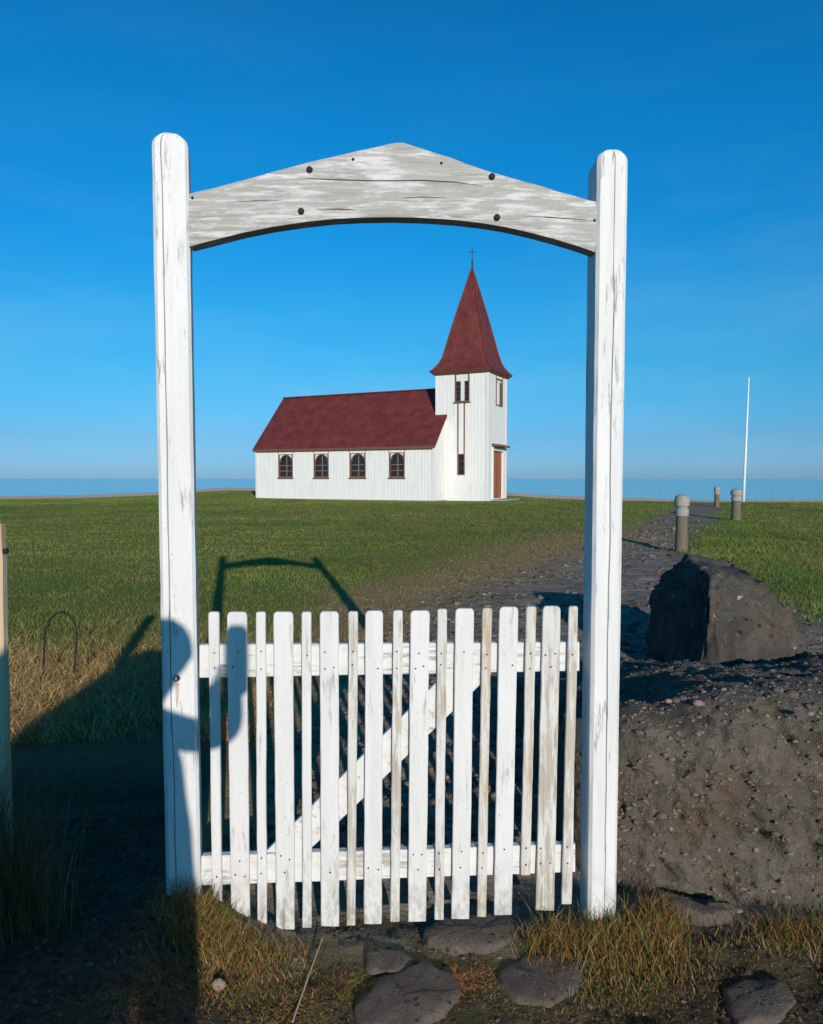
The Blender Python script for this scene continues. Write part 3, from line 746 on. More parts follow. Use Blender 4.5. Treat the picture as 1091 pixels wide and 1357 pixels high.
for (xt, xb, yt, yb, mt) in PK:
    for ry in (866, 884, 1140, 1160):
        t = (ry - yt)/(1225 - yt); xc = lerp(sum(xt)/2, sum(xb)/2, t); wide = xt[1]-xt[0] > 20
        for dx in ((-6, 6) if wide and random.random() < .6 else (0,)):
            if random.random() < .25: continue
            p = at(xc+dx+random.uniform(-1, 1), ry + random.uniform(-3, 3) - (0 if ry < 1000 else (xc-300)*.035), PY0 - .006)
            r = .0032; a = [nb.verts.new((p.x + r*math.cos(k*math.pi/3), p.y, p.z + r*math.sin(k*math.pi/3))) for k in range(6)]
            b = [nb.verts.new((v.co.x, p.y + .008, v.co.z)) for v in a]; nb.faces.new(a)
            for k in range(6): nb.faces.new((a[k], b[k], b[(k+1)%6], a[(k+1)%6]))
kind(hang(bm_obj('nail', nb, M['iron']), gt), 'stuff')

# ------------------------------------------------------------------ rocks
def rock_mat(name, base, lichen=(0.42, 0.40, 0.36), warm=(0.16, 0.10, 0.06), lich=0.62, scale=1.0):
    m = NT(name, 0.95, 0.15); v = m.coord()
    n1 = m.noise(v, 3*scale, 7, 0.7); n2 = m.noise(v, 16*scale, 6, 0.75); n3 = m.noise(v, 60*scale, 4, 0.7)
    c = m.mix(m.step(n1, 0.3, 0.7), tuple(x*0.6 for x in base), tuple(x*1.35 for x in base))
    c = m.mix(m.math('MULTIPLY', m.step(m.noise(v, 2.3*scale, 4), 0.52, 0.66), .6), c, warm)
    c = m.mix(m.step(n2, 0.62, 0.74), c, tuple(x*0.28 for x in base))
    c = m.mix(m.step(m.noise(v, 9*scale, 6, 0.75), lich, lich+.05), c, lichen)
    vo = m.voronoi(v, 34*scale); sp = m.math('MULTIPLY', m.step(vo.outputs['Distance'], .28, .12), m.step(m.noise(v, 6*scale, 3), .50, .62))
    c = m.mix(m.math('MULTIPLY', sp, .55), c, tuple(x*1.9 for x in base))
    c = m.mix(m.math('MULTIPLY', m.step(n3, .52, .66), .6), c, tuple(x*.45 for x in base))
    vp = m.voronoi(v, 13*scale); pit = m.math('MULTIPLY', m.step(vp.outputs['Distance'], .30, .12), m.step(m.noise(v, 4.5*scale, 4), .46, .56))
    c = m.mix(m.math('MULTIPLY', pit, .75), c, tuple(x*.22 for x in base))
    m.color(c)
    n2 = m.math('SUBTRACT', n2, m.math('MULTIPLY', pit, .55))
    m.bump(m.math('ADD', m.math('MULTIPLY', n3, .8), m.math('ADD', n2, m.math('MULTIPLY', sp, .3))), 1.0, 0.022/scale)
    return m.m
M['boulder'] = rock_mat('boulder_rock', (0.105, 0.094, 0.078), lich=0.62)
M['wall_rock'] = rock_mat('wall_rock', (0.138, 0.117, 0.092), lichen=(0.34, 0.31, 0.27), lich=0.64, scale=1.4)
M['slab'] = rock_mat('slab_rock', (0.165, 0.132, 0.104), warm=(0.16, 0.12, 0.10), lich=0.70, scale=2)
M['pebble'] = rock_mat('pebble_rock', (0.42, 0.31, 0.25), lich=0.8, scale=4)
from mathutils import noise as mnoise
def fb3(p, o=4, H_=1.0):
    s = 0; a = 1
    for k in range(o): s += a*mnoise.noise(p*(2**k)); a *= .5
    return s
def rock(name, loc, dims, seed, mat, rough=0.12, sub=5, cuts=(), power=1.0, rot=0.0, fine=.03):
    bm = bmesh.new(); bmesh.ops.create_icosphere(bm, subdivisions=sub, radius=1.0)
    off = Vector((seed*3.7, seed*1.3, seed*7.1))
    for v in bm.verts:
        n = v.co.normalized()
        p = Vector([math.copysign(abs(c)**power, c) for c in n])
        for (cn, d) in cuts:
            cn = Vector(cn).normalized(); e = p.dot(cn) - d
            if e > 0: p -= cn*e*0.93
        p += n*rough*fb3(n*1.6 + off, 4) + n*fine*(fb3(n*7 + off, 3) + .35*fb3(n*26 + off, 3))
        v.co = Vector((p.x*dims[0], p.y*dims[1], p.z*dims[2]))
    o = bm_obj(name, bm, M[mat], smooth=True, loc=loc); o.rotation_euler = (0, 0, rot)
    return o
# big boulder beyond the gate
bc = at(968, 890, 5.55)
b = rock('boulder', (2.67, 6.12, H(2.7, 5.9) + .30), (.57, .70, .68), 2, 'boulder', .09, 6, power=.62,
         cuts=(((-1, -.02, .12), .70), ((.34, -1, .26), .72), ((.85, -.10, .62), .80), ((.16, -.12, 1), .80), ((-.75, .1, .62), .86)), fine=.075)
tag(b, 'big dark lava boulder with flat shaded left side lying on the path behind the gate', 'boulder')

# stone bank to the right of the gate
def bank():
    """rubble mound: a rough face nearly plumb, rounded left end, top running back and down to the path"""
    x0, x1 = 0.74, 4.3; nf, ntp = 150, 150
    cx_ = np.concatenate([x0 + .36*(1 - np.cos(np.linspace(0, math.pi/2, 60, endpoint=False))), np.linspace(x0 + .36, x1, 330)])
    bm = bmesh.new(); cols_ = []
    for px in cx_:
        k = max(0, (x0 + .36 - px)/.36); yf = 3.0 + .16*(1 - math.sqrt(max(0, 1 - k*k))) - .06*math.sin((px-1)*2.1)
        nxv = Vector((-k*.9, -1, 0)).normalized() if k < .995 else Vector((-1, -.3, 0)).normalized()
        crest = .66 + .05*min(1, max(0, (px-1.0)/1.2)) + .03*math.sin(px*4.3) - .15*math.exp(-((px-.74)/.20)**2)
        col_ = []
        for j in range(nf):
            q = j/(nf-1); cr_ = crest + .05*fb3(Vector((px*3.1, 2.2, 8)), 3)
            if q < .72: base = Vector((px, yf + .06*q, -.32 + q/.72*(cr_-.15+.32)))
            else:
                t_ = (q-.72)/.28*math.pi/2; base = Vector((px, yf + .0432 + .22*(1-math.cos(t_)), cr_ - .15 + .15*math.sin(t_)))
            P = base; d = .034*fb3(P*2.0 + Vector((9, 2, 5)), 3) + .028*fb3(P*7.5, 3) + .017*fb3(P*24, 3) - .045*max(0, fb3(P*11 + Vector((4, 4, 4)), 2) - .30)*2.2
            d *= (.4 + .6*(1-k)**2); col_.append(base + nxv*d)
        lastd = col_[-1] - base
        for j in range(1, ntp):
            q = (j/(ntp-1))**1.35; yy = base.y + 3.1*q; zz = cr_ - .60*q - .10*q*q
            P = Vector((px, yy, zz)); w_ = min(1, j/14)
            d = .045*fb3(Vector((px*1.6, yy*3.2, 3)), 4) + .022*fb3(Vector((px*7, yy*13, 7)), 3) + .010*fb3(P*28, 2)
            col_.append(Vector((px, yy, zz + d*w_)) + lastd*(1-w_))
        cols_.append(col_)
    skirt = []                                    # left flank behind the gatepost
    for m_ in range(1, 11):
        f_ = m_/10; skirt.append([Vector((v.x - .05*f_ + .03*fb3(Vector((f_*3, v.y*3, v.z*3)), 2), v.y, v.z*(1-f_) - .32*f_)) for v in cols_[0]])
    allc = skirt[::-1] + cols_
    G_ = [[bm.verts.new(v) for v in c] for c in allc]
    for a, b_ in zip(G_, G_[1:]):
        for i in range(len(a)-1): bm.faces.new((a[i], b_[i], b_[i+1], a[i+1]))
    return bm_obj('stone_bank', bm, M['wall_rock'], smooth=True)
sb = bank(); tag(sb, 'rough grey brown rubble bank standing right of the gate', 'stone bank')
# loose stones on top of the bank
for k, (px, py, r) in enumerate(((896, 928, .018), (886, 929, .014), (905, 925, .016), (925, 932, .02), (956, 928, .018), (983, 934, .02), (1005, 926, .022), (1074, 946, .013), (1050, 921, .03), (844, 973, .002))):
    p = at(px, py, 2.93 if py > 940 else 3.14)
    o = rock('loose_stone', (0, 0, 0), (r*1.2, r, r*.75), k+20, 'pebble' if k % 2 else 'slab', .15, 2); o.parent = sb; o.location = p

BANK_V = np.array([tuple(v.co) for v in sb.data.vertices]); BANK_N = np.array([tuple(v.normal) for v in sb.data.vertices])
# flagstones in front of the gate
def slab(name, outline, th, seed, tilt=(0, 0), lift=0.0):
    pts = []
    for px, py in outline:
        d = ray(px, py); t = 1.775/-d.z; pts.append(Vector((d.x*t, d.y*t)))
    c = sum(pts, Vector((0, 0)))/len(pts)
    cz = float(height(np.array([c.x]), np.array([c.y]), False)[0]) + lift
    bm = bmesh.new(); n = 40; rings = []
    L_ = len(pts)
    def per(t):
        k = t*L_; i = int(k) % L_; f = k - int(k); f = f*f*(3-2*f)*.5 + f*.5
        return pts[i].lerp(pts[(i+1) % L_], f)
    for (k, dz) in ((1.02, -th), (1.03, -th*.5), (1.0, -.012), (.965, -.002), (.85, .002), (.6, .004), (.3, .004)):
        r_ = []
        for i in range(n):
            p = per(i/n); q = c + (p - c)*k
            q3 = Vector((q.x*5 + seed, q.y*5, seed)); e = .030*fb3(q3*1.6, 3) if k > .5 else 0
            z = cz + dz + tilt[0]*(q.x-c.x) + tilt[1]*(q.y-c.y) + (.016*fb3(q3*.9, 4) + .008*fb3(q3*5, 3))
            r_.append(bm.verts.new((q.x+e-c.x, q.y+e-c.y, z - cz)))
        rings.append(r_)
    for a, b_ in zip(rings, rings[1:]):
        for i in range(n): bm.faces.new((a[i], a[(i+1)%n], b_[(i+1)%n], b_[i]))
    bm.faces.new(rings[-1])
    return bm_obj(name, bm, M['slab'], smooth=True, loc=(c.x, c.y, cz))
for k, (ol, lb, th, tl_, lf) in enumerate(SL):
    tag(slab('flagstone', ol, th, k*2.3+1, tl_, lf), lb, 'flagstone', 'flat stones set in the ground before the gate')
def ground_at(px, py):
    d = ray(px, py); y = 2.0
    for _ in range(60):
        x = d.x*y/d.y; z = EYE + d.z*y/d.y; h = H(x, y)
        y = y + (z - h)*(-d.y/d.z)*.8
    return Vector((d.x*y/d.y, y, H(d.x*y/d.y, y)))
p = ground_at(290, 1312); o = rock('small_stone', (p.x, p.y, p.z+.018), (.024, .018, .022), 5, 'pebble', .2, 3)
tag(o, 'small pinkish stone in the dry grass below the left gatepost', 'stone')
ps = ground_at(985, 1213)
o = rock('small_stone', (ps.x-.02, ps.y, ps.z+.02), (.02, .014, .009), 9, 'pebble', .2, 3); tag(o, 'tiny pale stone chip beside the long flat stone under the bank', 'stone')

# ------------------------------------------------------------------ bollards, flagpole, fence posts
M['bollard'] = plain('bollard_concrete', (0.16, 0.135, 0.095), 0.9); M['bollard_cap'] = plain('bollard_cap', (0.34, 0.315, 0.28), 0.8)
def bollard(px, pyb, pyt, wpx, label):
    p = ground_at(px, pyb); k = p.y/F; h = (pyb - pyt)*k*1.0; r = wpx*k/2
    t = empty('bollard', (p.x, p.y, p.z), R(random.uniform(-10, 10))); tag(t, label, 'bollard', 'bollards along the path to the sea')
    bm = bmesh.new(); lathe(bm, [(r*1.0, -.15), (r*.98, 0), (r*.86, h*.62), (r*.86, h*.625)], 18); bm_obj('shaft', bm, M['bollard'], t, smooth=True)
    bm = bmesh.new(); lathe(bm, [(r*.86, h*.626), (r*1.02, h*.63), (r*1.02, h*.75), (r*.82, h*.76), (r*.82, h*.79), (r*1.12, h*.80), (r*1.15, h*.90), (r*1.0, h*.97), (r*.5, h*1.0), (r*.1, h*1.003)], 18)
    bm_obj('cap', bm, M['bollard_cap'], t)
bollard(903, 731, 655, 17, 'nearest and tallest grey bollard with pale cap, behind the boulder')
bollard(975.5, 690, 648, 13, 'middle grey bollard with pale cap, just left of the flagpole')
bollard(950, 672, 645, 7, 'farthest and smallest bollard, between the other two at the crest')
def flagpole():
    p = ground_at(985.5, 667.5); p = Vector(((985.5-CX)/F*p.y, p.y, p.z))
    top_ = at(993, 497, p.y)
    t = empty('flagpole', p); tag(t, 'tall thin white flagpole at the far edge of the grass', 'flagpole')
    WP = plain('pole_paint', (0.80, 0.80, 0.80), 0.4)
    bm = bmesh.new(); d = top_ - p; tube(bm, [Vector((0, 0, -.3)), d*.35, d*.97], [.115, .10, .055], 12); bm_obj('pole', bm, WP, t, smooth=True)
    bm = bmesh.new(); lathe(bm, [(.03, 0), (.07, .04), (.07, .10), (.02, .14)], 10); bm_obj('finial', bm, WP, t).location = d*.97
    bm = bmesh.new(); box(bm, -.22, .22, -.22, .22, -.2, .12, bevel=.03); bm_obj('base_block', bm, M['bollard'], t)
flagpole()
M['old_wood'] = painted_wood('old_wood', 'z', 0.75, wood=(0.66, 0.49, 0.32), paint=(0.82, 0.68, 0.50), warm=(0.60, 0.33, 0.15))
def left_post():
    t = empty('fence_post', (0, 0, 0)); base = at(-10.5, 880, 2.80); zb_ = H(base.x, base.y); topz = at(0, 688, 2.80).z
    t.location = (base.x, base.y, zb_); tag(t, 'weathered brown fence post cut by the left edge of the picture', 'fence post')
    bm = bmesh.new(); w = .056
    rings = []
    for z in np.linspace(-.3, topz - zb_ - .02, 24):
        j = .006*float(fbm(np.array([z*4.]), np.array([1.]))[0])
        rings.append([bm.verts.new((x+j, y, z)) for x, y in ((-w, -.012), (-w+.006, -.018), (w-.006, -.018), (w, -.012), (w, .018), (-w, .018))])
    for a, b_ in zip(rings, rings[1:]):
        for i in range(6): bm.faces.new((a[i], a[(i+1)%6], b_[(i+1)%6], b_[i]))
    c = bm.verts.new((0, 0, topz - zb_)); 
    for i in range(6): bm.faces.new((rings[-1][i], rings[-1][(i+1)%6], c))
    bm_obj('post', bm, M['old_wood'], t)
    bm = bmesh.new(); box(bm, w-.001, w+.018, -.012, .012, topz-zb_-.135, topz-zb_-.115, bevel=.004); bm_obj('wire_holder', bm, M['iron'], t)
left_post()
M['grey_post'] = plain('far_post_wood', (0.30, 0.28, 0.25), 0.9)
ST = [(700, 6, 'short grey stake on the skyline nearest to the church tower'), (722, 7, 'short grey stake on the skyline, second to the right of the church tower'),
      (742, 5, 'lowest grey stake on the skyline, third to the right of the church tower'), (851, 17, 'thin stake on the skyline just right of the right gatepost'),
      (874, 20, 'tall thin stake on the skyline left of the nearest bollard'), (1024, 18, 'thin stake on the skyline, first to the right of the flagpole'),
      (1052, 16, 'thin stake on the skyline, second to the right of the flagpole'), (1086, 18, 'thin stake on the skyline at the right edge of the picture')]
for k, (px, hpx, lb) in enumerate(ST):
    y = 44.5; x = (px - CX)/F*y; z = H(x, y); h = hpx*y/F
    bm = bmesh.new(); tube(bm, [(0, 0, -.2), (.02, 0, h*.5), (.01, 0, h)], [.028, .024, .02], 6)
    o = bm_obj('fence_stake', bm, M['grey_post'], loc=(x, y, z))
    tag(o, lb, 'fence stake', 'thin stakes along the skyline')
# bent wire standing in the long grass at the left
bm = bmesh.new(); base = at(60, 850, 5.6)
arc = [at(x, y, 5.6) for x, y in ((57, 915), (58, 872), (59, 850), (61, 834), (66, 821), (74, 813), (84, 811), (93, 816), (99, 826), (102, 840), (101, 856), (99, 884), (98, 915))]
tube(bm, [a - base for a in arc], .009, 6)
o = bm_obj('wire_hoop', bm, M['iron'], smooth=True, loc=base); tag(o, 'thin dark wire hoop half hidden in the long grass by the left fence post', 'wire')

# ------------------------------------------------------------------ grass and gravel
def blades(name, x, y, h, w, lean, colors, tipdir=None, zoff=None, down=0.01):
    """one mesh of tapered blades; x,y,h,w arrays"""
    n = len(x); z = height(x, y) - down
    if zoff is not None: z = z + zoff
    ang = rng.random(n)*2*np.pi; ux, uy = np.cos(ang)*w/2, np.sin(ang)*w/2
    la = rng.random(n)*2*np.pi; lx, ly = np.cos(la)*lean*h, np.sin(la)*lean*h
    if tipdir is not None: lx = lx + tipdir[0]*h; ly = ly + tipdir[1]*h
    V = np.zeros((n, 5, 3), np.float32)
    V[:, 0] = np.stack([x-ux, y-uy, z], 1); V[:, 1] = np.stack([x+ux, y+uy, z], 1)
    V[:, 2] = np.stack([x-ux*.7+lx*.35, y-uy*.7+ly*.35, z+h*.55], 1); V[:, 3] = np.stack([x+ux*.7+lx*.35, y+uy*.7+ly*.35, z+h*.55], 1)
    V[:, 4] = np.stack([x+lx, y+ly, z+h*(1-.35*np.minimum(1, np.hypot(lx, ly)/h))], 1)
    b = np.arange(n)[:, None]*5
    F_ = np.concatenate([b+np.array([0, 1, 3, 2]), b+np.array([2, 3, 4])], 1).ravel()
    sizes = np.tile([4, 3], n)
    me = mesh_np(name, V.reshape(-1, 3), F_, sizes, np.repeat(colors, 5, 0))
    return link(name, me, M['blade'])
def blade_mat():
    m = NT('grass_blade', 0.7, 0.2); c = m.attr('Col', 'Color'); m.color(c)
    tr = m.n('ShaderNodeBsdfTranslucent'); m.link(c, tr.inputs[0])
    ms = m.n('ShaderNodeMixShader'); ms.inputs[0].default_value = 0.22
    m.link(m.b.outputs[0], ms.inputs[1]); m.link(tr.outputs[0], ms.inputs[2]); m.link(ms.outputs[0], m.out.inputs[0])
    return m.m
M['blade'] = blade_mat()
def palette(n, cols, jit=.25, noise=None):
    cols = np.array(cols); k = rng.integers(0, len(cols), n)
    if noise is not None: k = np.clip(((noise + .5)*len(cols) + rng.normal(0, .7, n)).astype(int), 0, len(cols)-1)
    return cols[k]*(1 + jit*(rng.random((n, 1))*2-1))*(1 + .045*(rng.random((n, 3))*2-1))
GREENS = [(0.130, 0.200, 0.036), (0.172, 0.235, 0.042), (0.215, 0.252, 0.050), (0.265, 0.240, 0.064), (0.130, 0.170, 0.036)]
# lawn
n = 430000
y = 2.35 + (46 - 2.35)*rng.random(n)**1.08; x = (rng.random(n)*2-1)*(.66*y + .6)
p, fr, fg = masks(x, y)
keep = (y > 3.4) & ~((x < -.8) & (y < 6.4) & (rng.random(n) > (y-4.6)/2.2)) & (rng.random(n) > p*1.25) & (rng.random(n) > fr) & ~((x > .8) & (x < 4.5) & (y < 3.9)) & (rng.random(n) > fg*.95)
rx, ry = x - .99, y - 31.0; la_ = rx*math.cos(.448) - ry*math.sin(.448); lb_ = rx*math.sin(.448) + ry*math.cos(.448)
keep &= ~((la_ > -9.7) & (la_ < 2.7) & (lb_ > -.08) & (lb_ < 5))
x, y = x[keep], y[keep]; n = len(x)
pn = fbm(x*.45, y*.45, 4)
h = (0.040 + 0.022*rng.random(n) + .03*np.clip(pn, 0, 1))*np.where(y < 9, 1.0 + .9*(9-y)/5.5*(x < -.6), 1.0)
h = np.where((x > 4.3) & (y < 20), h*1.7, h)
gc = palette(n, GREENS, .22, fbm(x*.8, y*.8, 3))*(1 + .38*np.clip(fbm(x*.28 + 4, y*.5, 3), -.7, .7))[:, None]
worn = (fbm(x*1.7 + 31, y*1.2, 3) > .52)[:, None]; gc = np.where(worn & (rng.random((n, 1)) < .6), gc*np.array([1.6, 1.15, 1.3]), gc)
o = blades('lawn_grass', x, y, h, 0.0035 + 0.00042*y, .55, gc, tipdir=(.1, -.05))
kind(o, 'stuff'); o['label'] = 'short green lawn'
# taller green and straw coloured grass on the left near the gate
n = 60000
y = 4.35 + 3.95*rng.random(n)**1.2; x = -1.0 - (.62*y+.3)*rng.random(n)
dens = np.clip(.55 + 1.2*fbm(x*1.1, y*1.1, 3), .05, 1)*(1 - sstep(5.5, 8.5, y + .7*fbm(x*2, y*2, 2)))
keep = rng.random(n) < dens; x, y = x[keep], y[keep]; n = len(x)
hh = (.10 + .16*rng.random(n)**1.5)*(1 - .45*sstep(5.5, 8, y))
cold = palette(n, [(0.60, 0.30, 0.10), (0.64, 0.42, 0.16), (0.48, 0.31, 0.13), (0.40, 0.22, 0.08), (0.70, 0.54, 0.26)], .3)
colg = palette(n, [(0.16, 0.18, 0.04), (0.22, 0.23, 0.06), (0.30, 0.26, 0.09)], .3)
mixd = (rng.random(n) < np.clip(1.25 - (y-5.0)/2.2 + .5*fbm(x*1.5, y*1.5, 2), .08, .95))[:, None]
o = blades('dry_grass', x, y, hh, .0052 + 0*x, .85, np.where(mixd, cold, colg)); kind(o, 'stuff'); o['label'] = 'long straw coloured grass'
# straw fringe along the path
n = 24000
y = 5.5 + 12*rng.random(n); xl = np.interp(y, XL_Y, XL_X); x = xl + rng.normal(0, .06, n)*y - .01*y
o = blades('path_edge_grass', x, y, .020 + .025*rng.random(n), .005 + .0004*y, .9, palette(n, [(0.40, 0.28, 0.12), (0.32, 0.21, 0.09), (0.18, 0.17, 0.05), (0.46, 0.35, 0.18)], .3)); kind(o, 'stuff')
# tufts near the gate
def tuft_cloud(name, spots, cols, lean=.5):
    X, Y, Hh = [], [], []
    for (cx_, cy_, sx, sy, hmin, hmax, k) in spots:
        X.append(rng.normal(cx_, sx, k)); Y.append(rng.normal(cy_, sy, k)); Hh.append(hmin + (hmax-hmin)*rng.random(k)**1.7)
    X, Y, Hh = map(np.concatenate, (X, Y, Hh)); n = len(X)
    return blades(name, X, Y, Hh, .0022 + .0016*rng.random(n), lean, palette(n, cols, .3))
ORANGE = [(0.36, 0.16, 0.045), (0.40, 0.22, 0.07), (0.30, 0.18, 0.06), (0.16, 0.15, 0.04), (0.26, 0.12, 0.05), (0.44, 0.30, 0.14)]
GREENY = [(0.13, 0.17, 0.03), (0.17, 0.20, 0.05), (0.24, 0.20, 0.06), (0.09, 0.12, 0.025), (0.28, 0.18, 0.06)]
o = tuft_cloud('gate_tuft_grass', [(-.80, 2.60, .07, .05, .04, .16, 1500), (-.68, 2.56, .07, .05, .03, .13, 1100), (-.55, 2.55, .08, .05, .02, .07, 700),
     (-.70, 2.42, .14, .06, .015, .05, 1600), (-.45, 2.42, .14, .05, .01, .035, 1200)], ORANGE+GREENY[:2]); kind(o, 'stuff')
o = tuft_cloud('gate_tuft_grass', [(.55, 2.62, .07, .05, .03, .14, 600), (.72, 2.58, .10, .06, .03, .11, 1000), (.50, 2.66, .04, .04, .05, .15, 160), (.68, 2.46, .13, .07, .015, .06, 1600),
     (.90, 2.62, .08, .06, .04, .15, 800), (.86, 2.50, .10, .05, .02, .06, 900), (1.0, 2.80, .05, .06, .06, .16, 700), (1.58, 2.74, .14, .07, .03, .12, 1500), (1.28, 2.66, .12, .06, .01, .04, 900), (1.1, 2.45, .2, .08, .01, .03, 900)], GREENY[:4]+ORANGE+ORANGE[:2]); kind(o, 'stuff')
o = tuft_cloud('post_foot_grass', [(-1.62, 2.62, .13, .07, .2, .80, 1500), (-1.50, 2.60, .07, .06, .15, .62, 700)], [(0.20, 0.12, 0.05), (0.26, 0.18, 0.08), (0.12, 0.09, 0.04)], .35); kind(o, 'stuff')
# low plants and moss over the front ground
n = 190000
y = 1.75 + 1.15*rng.random(n); x = (rng.random(n)*2-1)*1.75
dn = fbm(x*4.5+3, y*4.5, 4)
keep = (rng.random(n) < np.clip(.42 + 1.7*dn, .06, 1)) & (x > -.98 + .1*rng.normal(size=n)); x, y, dn = x[keep], y[keep], dn[keep]
SLP = []
for ol, *_ in SL:
    q = []
    for px, py in ol:
        d = ray(px, py); t = 1.775/-d.z; q.append((d.x*t, d.y*t))
    SLP.append(np.array(q))
def inside(x, y, poly):
    r = np.zeros(len(x), bool); m_ = len(poly)
    for i in range(m_):
        (x0, y0), (x1, y1) = poly[i], poly[(i+1) % m_]
        c = ((y0 > y) != (y1 > y)) & (x < (x1-x0)*(y-y0)/(y1-y0+1e-12) + x0); r ^= c
    return r
hit = np.zeros(len(x), bool)
for pl in SLP:
    c = pl.mean(0); hit |= inside(x, y, c + (pl-c)*(.80))
x, y, dn = x[~hit], y[~hit], dn[~hit]; n = len(x)
MOSS = [(0.30, 0.14, 0.05), (0.10, 0.120, 0.025), (0.15, 0.16, 0.035), (0.20, 0.15, 0.045), (0.27, 0.14, 0.035), (0.07, 0.055, 0.030), (0.10, 0.065, 0.035), (0.055, 0.05, 0.025), (0.20, 0.11, 0.035), (0.12, 0.08, 0.04)]
o = blades('ground_moss', x, y, .007 + .016*rng.random(n) + .012*np.clip(dn, 0, 1), .0035 + .003*rng.random(n), 1.1, palette(n, [tuple(1.3*q for q in c) for c in MOSS], .35, fbm(x*2.4, y*2.4+8, 3)*1.3)); kind(o, 'stuff'); o['label'] = 'moss and low plants'
# a few long stalks
bm = bmesh.new()
def stalk(pts, r): tube(bm, pts, r, 5)
a = ground_at(388, 1366) + Vector((0, 0, .03)); b_ = ground_at(428, 1254) + Vector((0, 0, .035)); stalk([a, a.lerp(b_, .5) + Vector((0, 0, .005)), b_], [.0035, .003, .002])
st = bm_obj('dry_stalk', bm, plain('stalk', (0.42, 0.34, 0.24), .8), loc=(0, 0, 0)); tag(st, 'long thin dry stalk lying on the ground in front of the gate', 'stalk')

# gravel: small faceted stones
def gravel(name, x, y, r, cols, flat=.55, sink=.3, z=None):
    n = len(x); phi_ = (1+5**.5)/2
    V0 = np.array([(-1,phi_,0),(1,phi_,0),(-1,-phi_,0),(1,-phi_,0),(0,-1,phi_),(0,1,phi_),(0,-1,-phi_),(0,1,-phi_),(phi_,0,-1),(phi_,0,1),(-phi_,0,-1),(-phi_,0,1)], float); V0 /= np.linalg.norm(V0[0])
    F0 = np.array([(0,11,5),(0,5,1),(0,1,7),(0,7,10),(0,10,11),(1,5,9),(5,11,4),(11,10,2),(10,7,6),(7,1,8),(3,9,4),(3,4,2),(3,2,6),(3,6,8),(3,8,9),(4,9,5),(2,4,11),(6,2,10),(8,6,7),(9,8,1)])
    s = r[:, None]*np.stack([.8+.9*rng.random(n), .7+.6*rng.random(n), flat*(.6+.7*rng.random(n))], 1)
    jit = 1 + .28*(rng.random((n, 12, 1))*2-1)
    V = V0[None]*jit*s[:, None, :]
    a = rng.random(n)*2*np.pi; c, s_ = np.cos(a)[:, None], np.sin(a)[:, None]
    X = V[:, :, 0]*c - V[:, :, 1]*s_; Y = V[:, :, 0]*s_ + V[:, :, 1]*c
    z0_ = z if z is not None else height(x, y) + r*flat*(1-2*sink)*.5
    Z = V[:, :, 2] + z0_[:, None] + .25*X*(rng.random((n, 1))-.5)
    VV = np.stack([X + x[:, None], Y + y[:, None], Z], -1)
    Fi = (np.arange(n)[:, None, None]*12 + F0[None]).reshape(-1)
    me = mesh_np(name, VV.reshape(-1, 3), Fi, np.full(n*20, 3), np.repeat(cols, 12, 0))
    return link(name, me, M['gravel'])
def gravel_mat():
    m = NT('gravel_stone', 0.9, 0.2); c = m.attr('Col', 'Color'); nn = m.noise(m.coord(), 40, 4)
    m.color(m.mix(nn, m.mix(1.0, c, (0.55, 0.55, 0.55), 'MULTIPLY'), m.mix(1.0, c, (1.4, 1.35, 1.3), 'MULTIPLY'))); m.bump(nn, .5, .004); return m.m
M['gravel'] = gravel_mat()
n = 26000
y = 3.2 + 18*rng.random(n)**1.35; x = (rng.random(n)*2-1)*(.66*y+.4)
p, fr, _ = masks(x, y); keep = (rng.random(n) < p*np.clip(.6+1.5*fbm(x*.9, y*2.2, 3), .1, 1)) & (x > -1.5); x, y = x[keep], y[keep]; n = len(x)
o = gravel('path_gravel', x, y, (.006 + .018*rng.random(n)**3)*(1+y*.10), palette(n, [(0.12, 0.10, 0.08), (0.17, 0.145, 0.12), (0.09, 0.078, 0.065), (0.22, 0.19, 0.15), (0.15, 0.11, 0.08)], .25)); kind(o, 'stuff')
# rubble bedded in the bank
k_ = rng.integers(0, len(BANK_V), 26000); bv = BANK_V[k_]; bnn = BANK_N[k_]
ok_ = (bv[:, 2] > -.16) & (bv[:, 0] > .82) & (fbm(bv[:, 0]*5, bv[:, 2]*6, 3) > -.35); bv, bnn = bv[ok_], bnn[ok_]; n = len(bv)
r_ = .0028 + .012*rng.random(n)**5
r_ = np.where(rng.random(n) < .003, .014 + .014*rng.random(n), r_)
o = gravel('rubble', bv[:, 0], bv[:, 1], r_, palette(n, [(0.15, 0.125, 0.10), (0.18, 0.15, 0.12), (0.12, 0.10, 0.08), (0.21, 0.18, 0.145), (0.17, 0.13, 0.095)], .2), flat=.6, z=bv[:, 2]); kind(o, 'stuff'); o.parent = sb
n = 2200
y = 1.8 + 1.0*rng.random(n); x = (rng.random(n)*2-1)*1.7
hit = np.zeros(n, bool)
for pl in SLP: hit |= inside(x, y, pl)
x, y = x[~hit], y[~hit]; n = len(x)
o = gravel('front_gravel', x, y, .003 + .009*rng.random(n)**3, palette(n, [(0.07, 0.06, 0.05), (0.10, 0.085, 0.07), (0.05, 0.042, 0.037), (0.14, 0.115, 0.09)], .3)); kind(o, 'stuff')

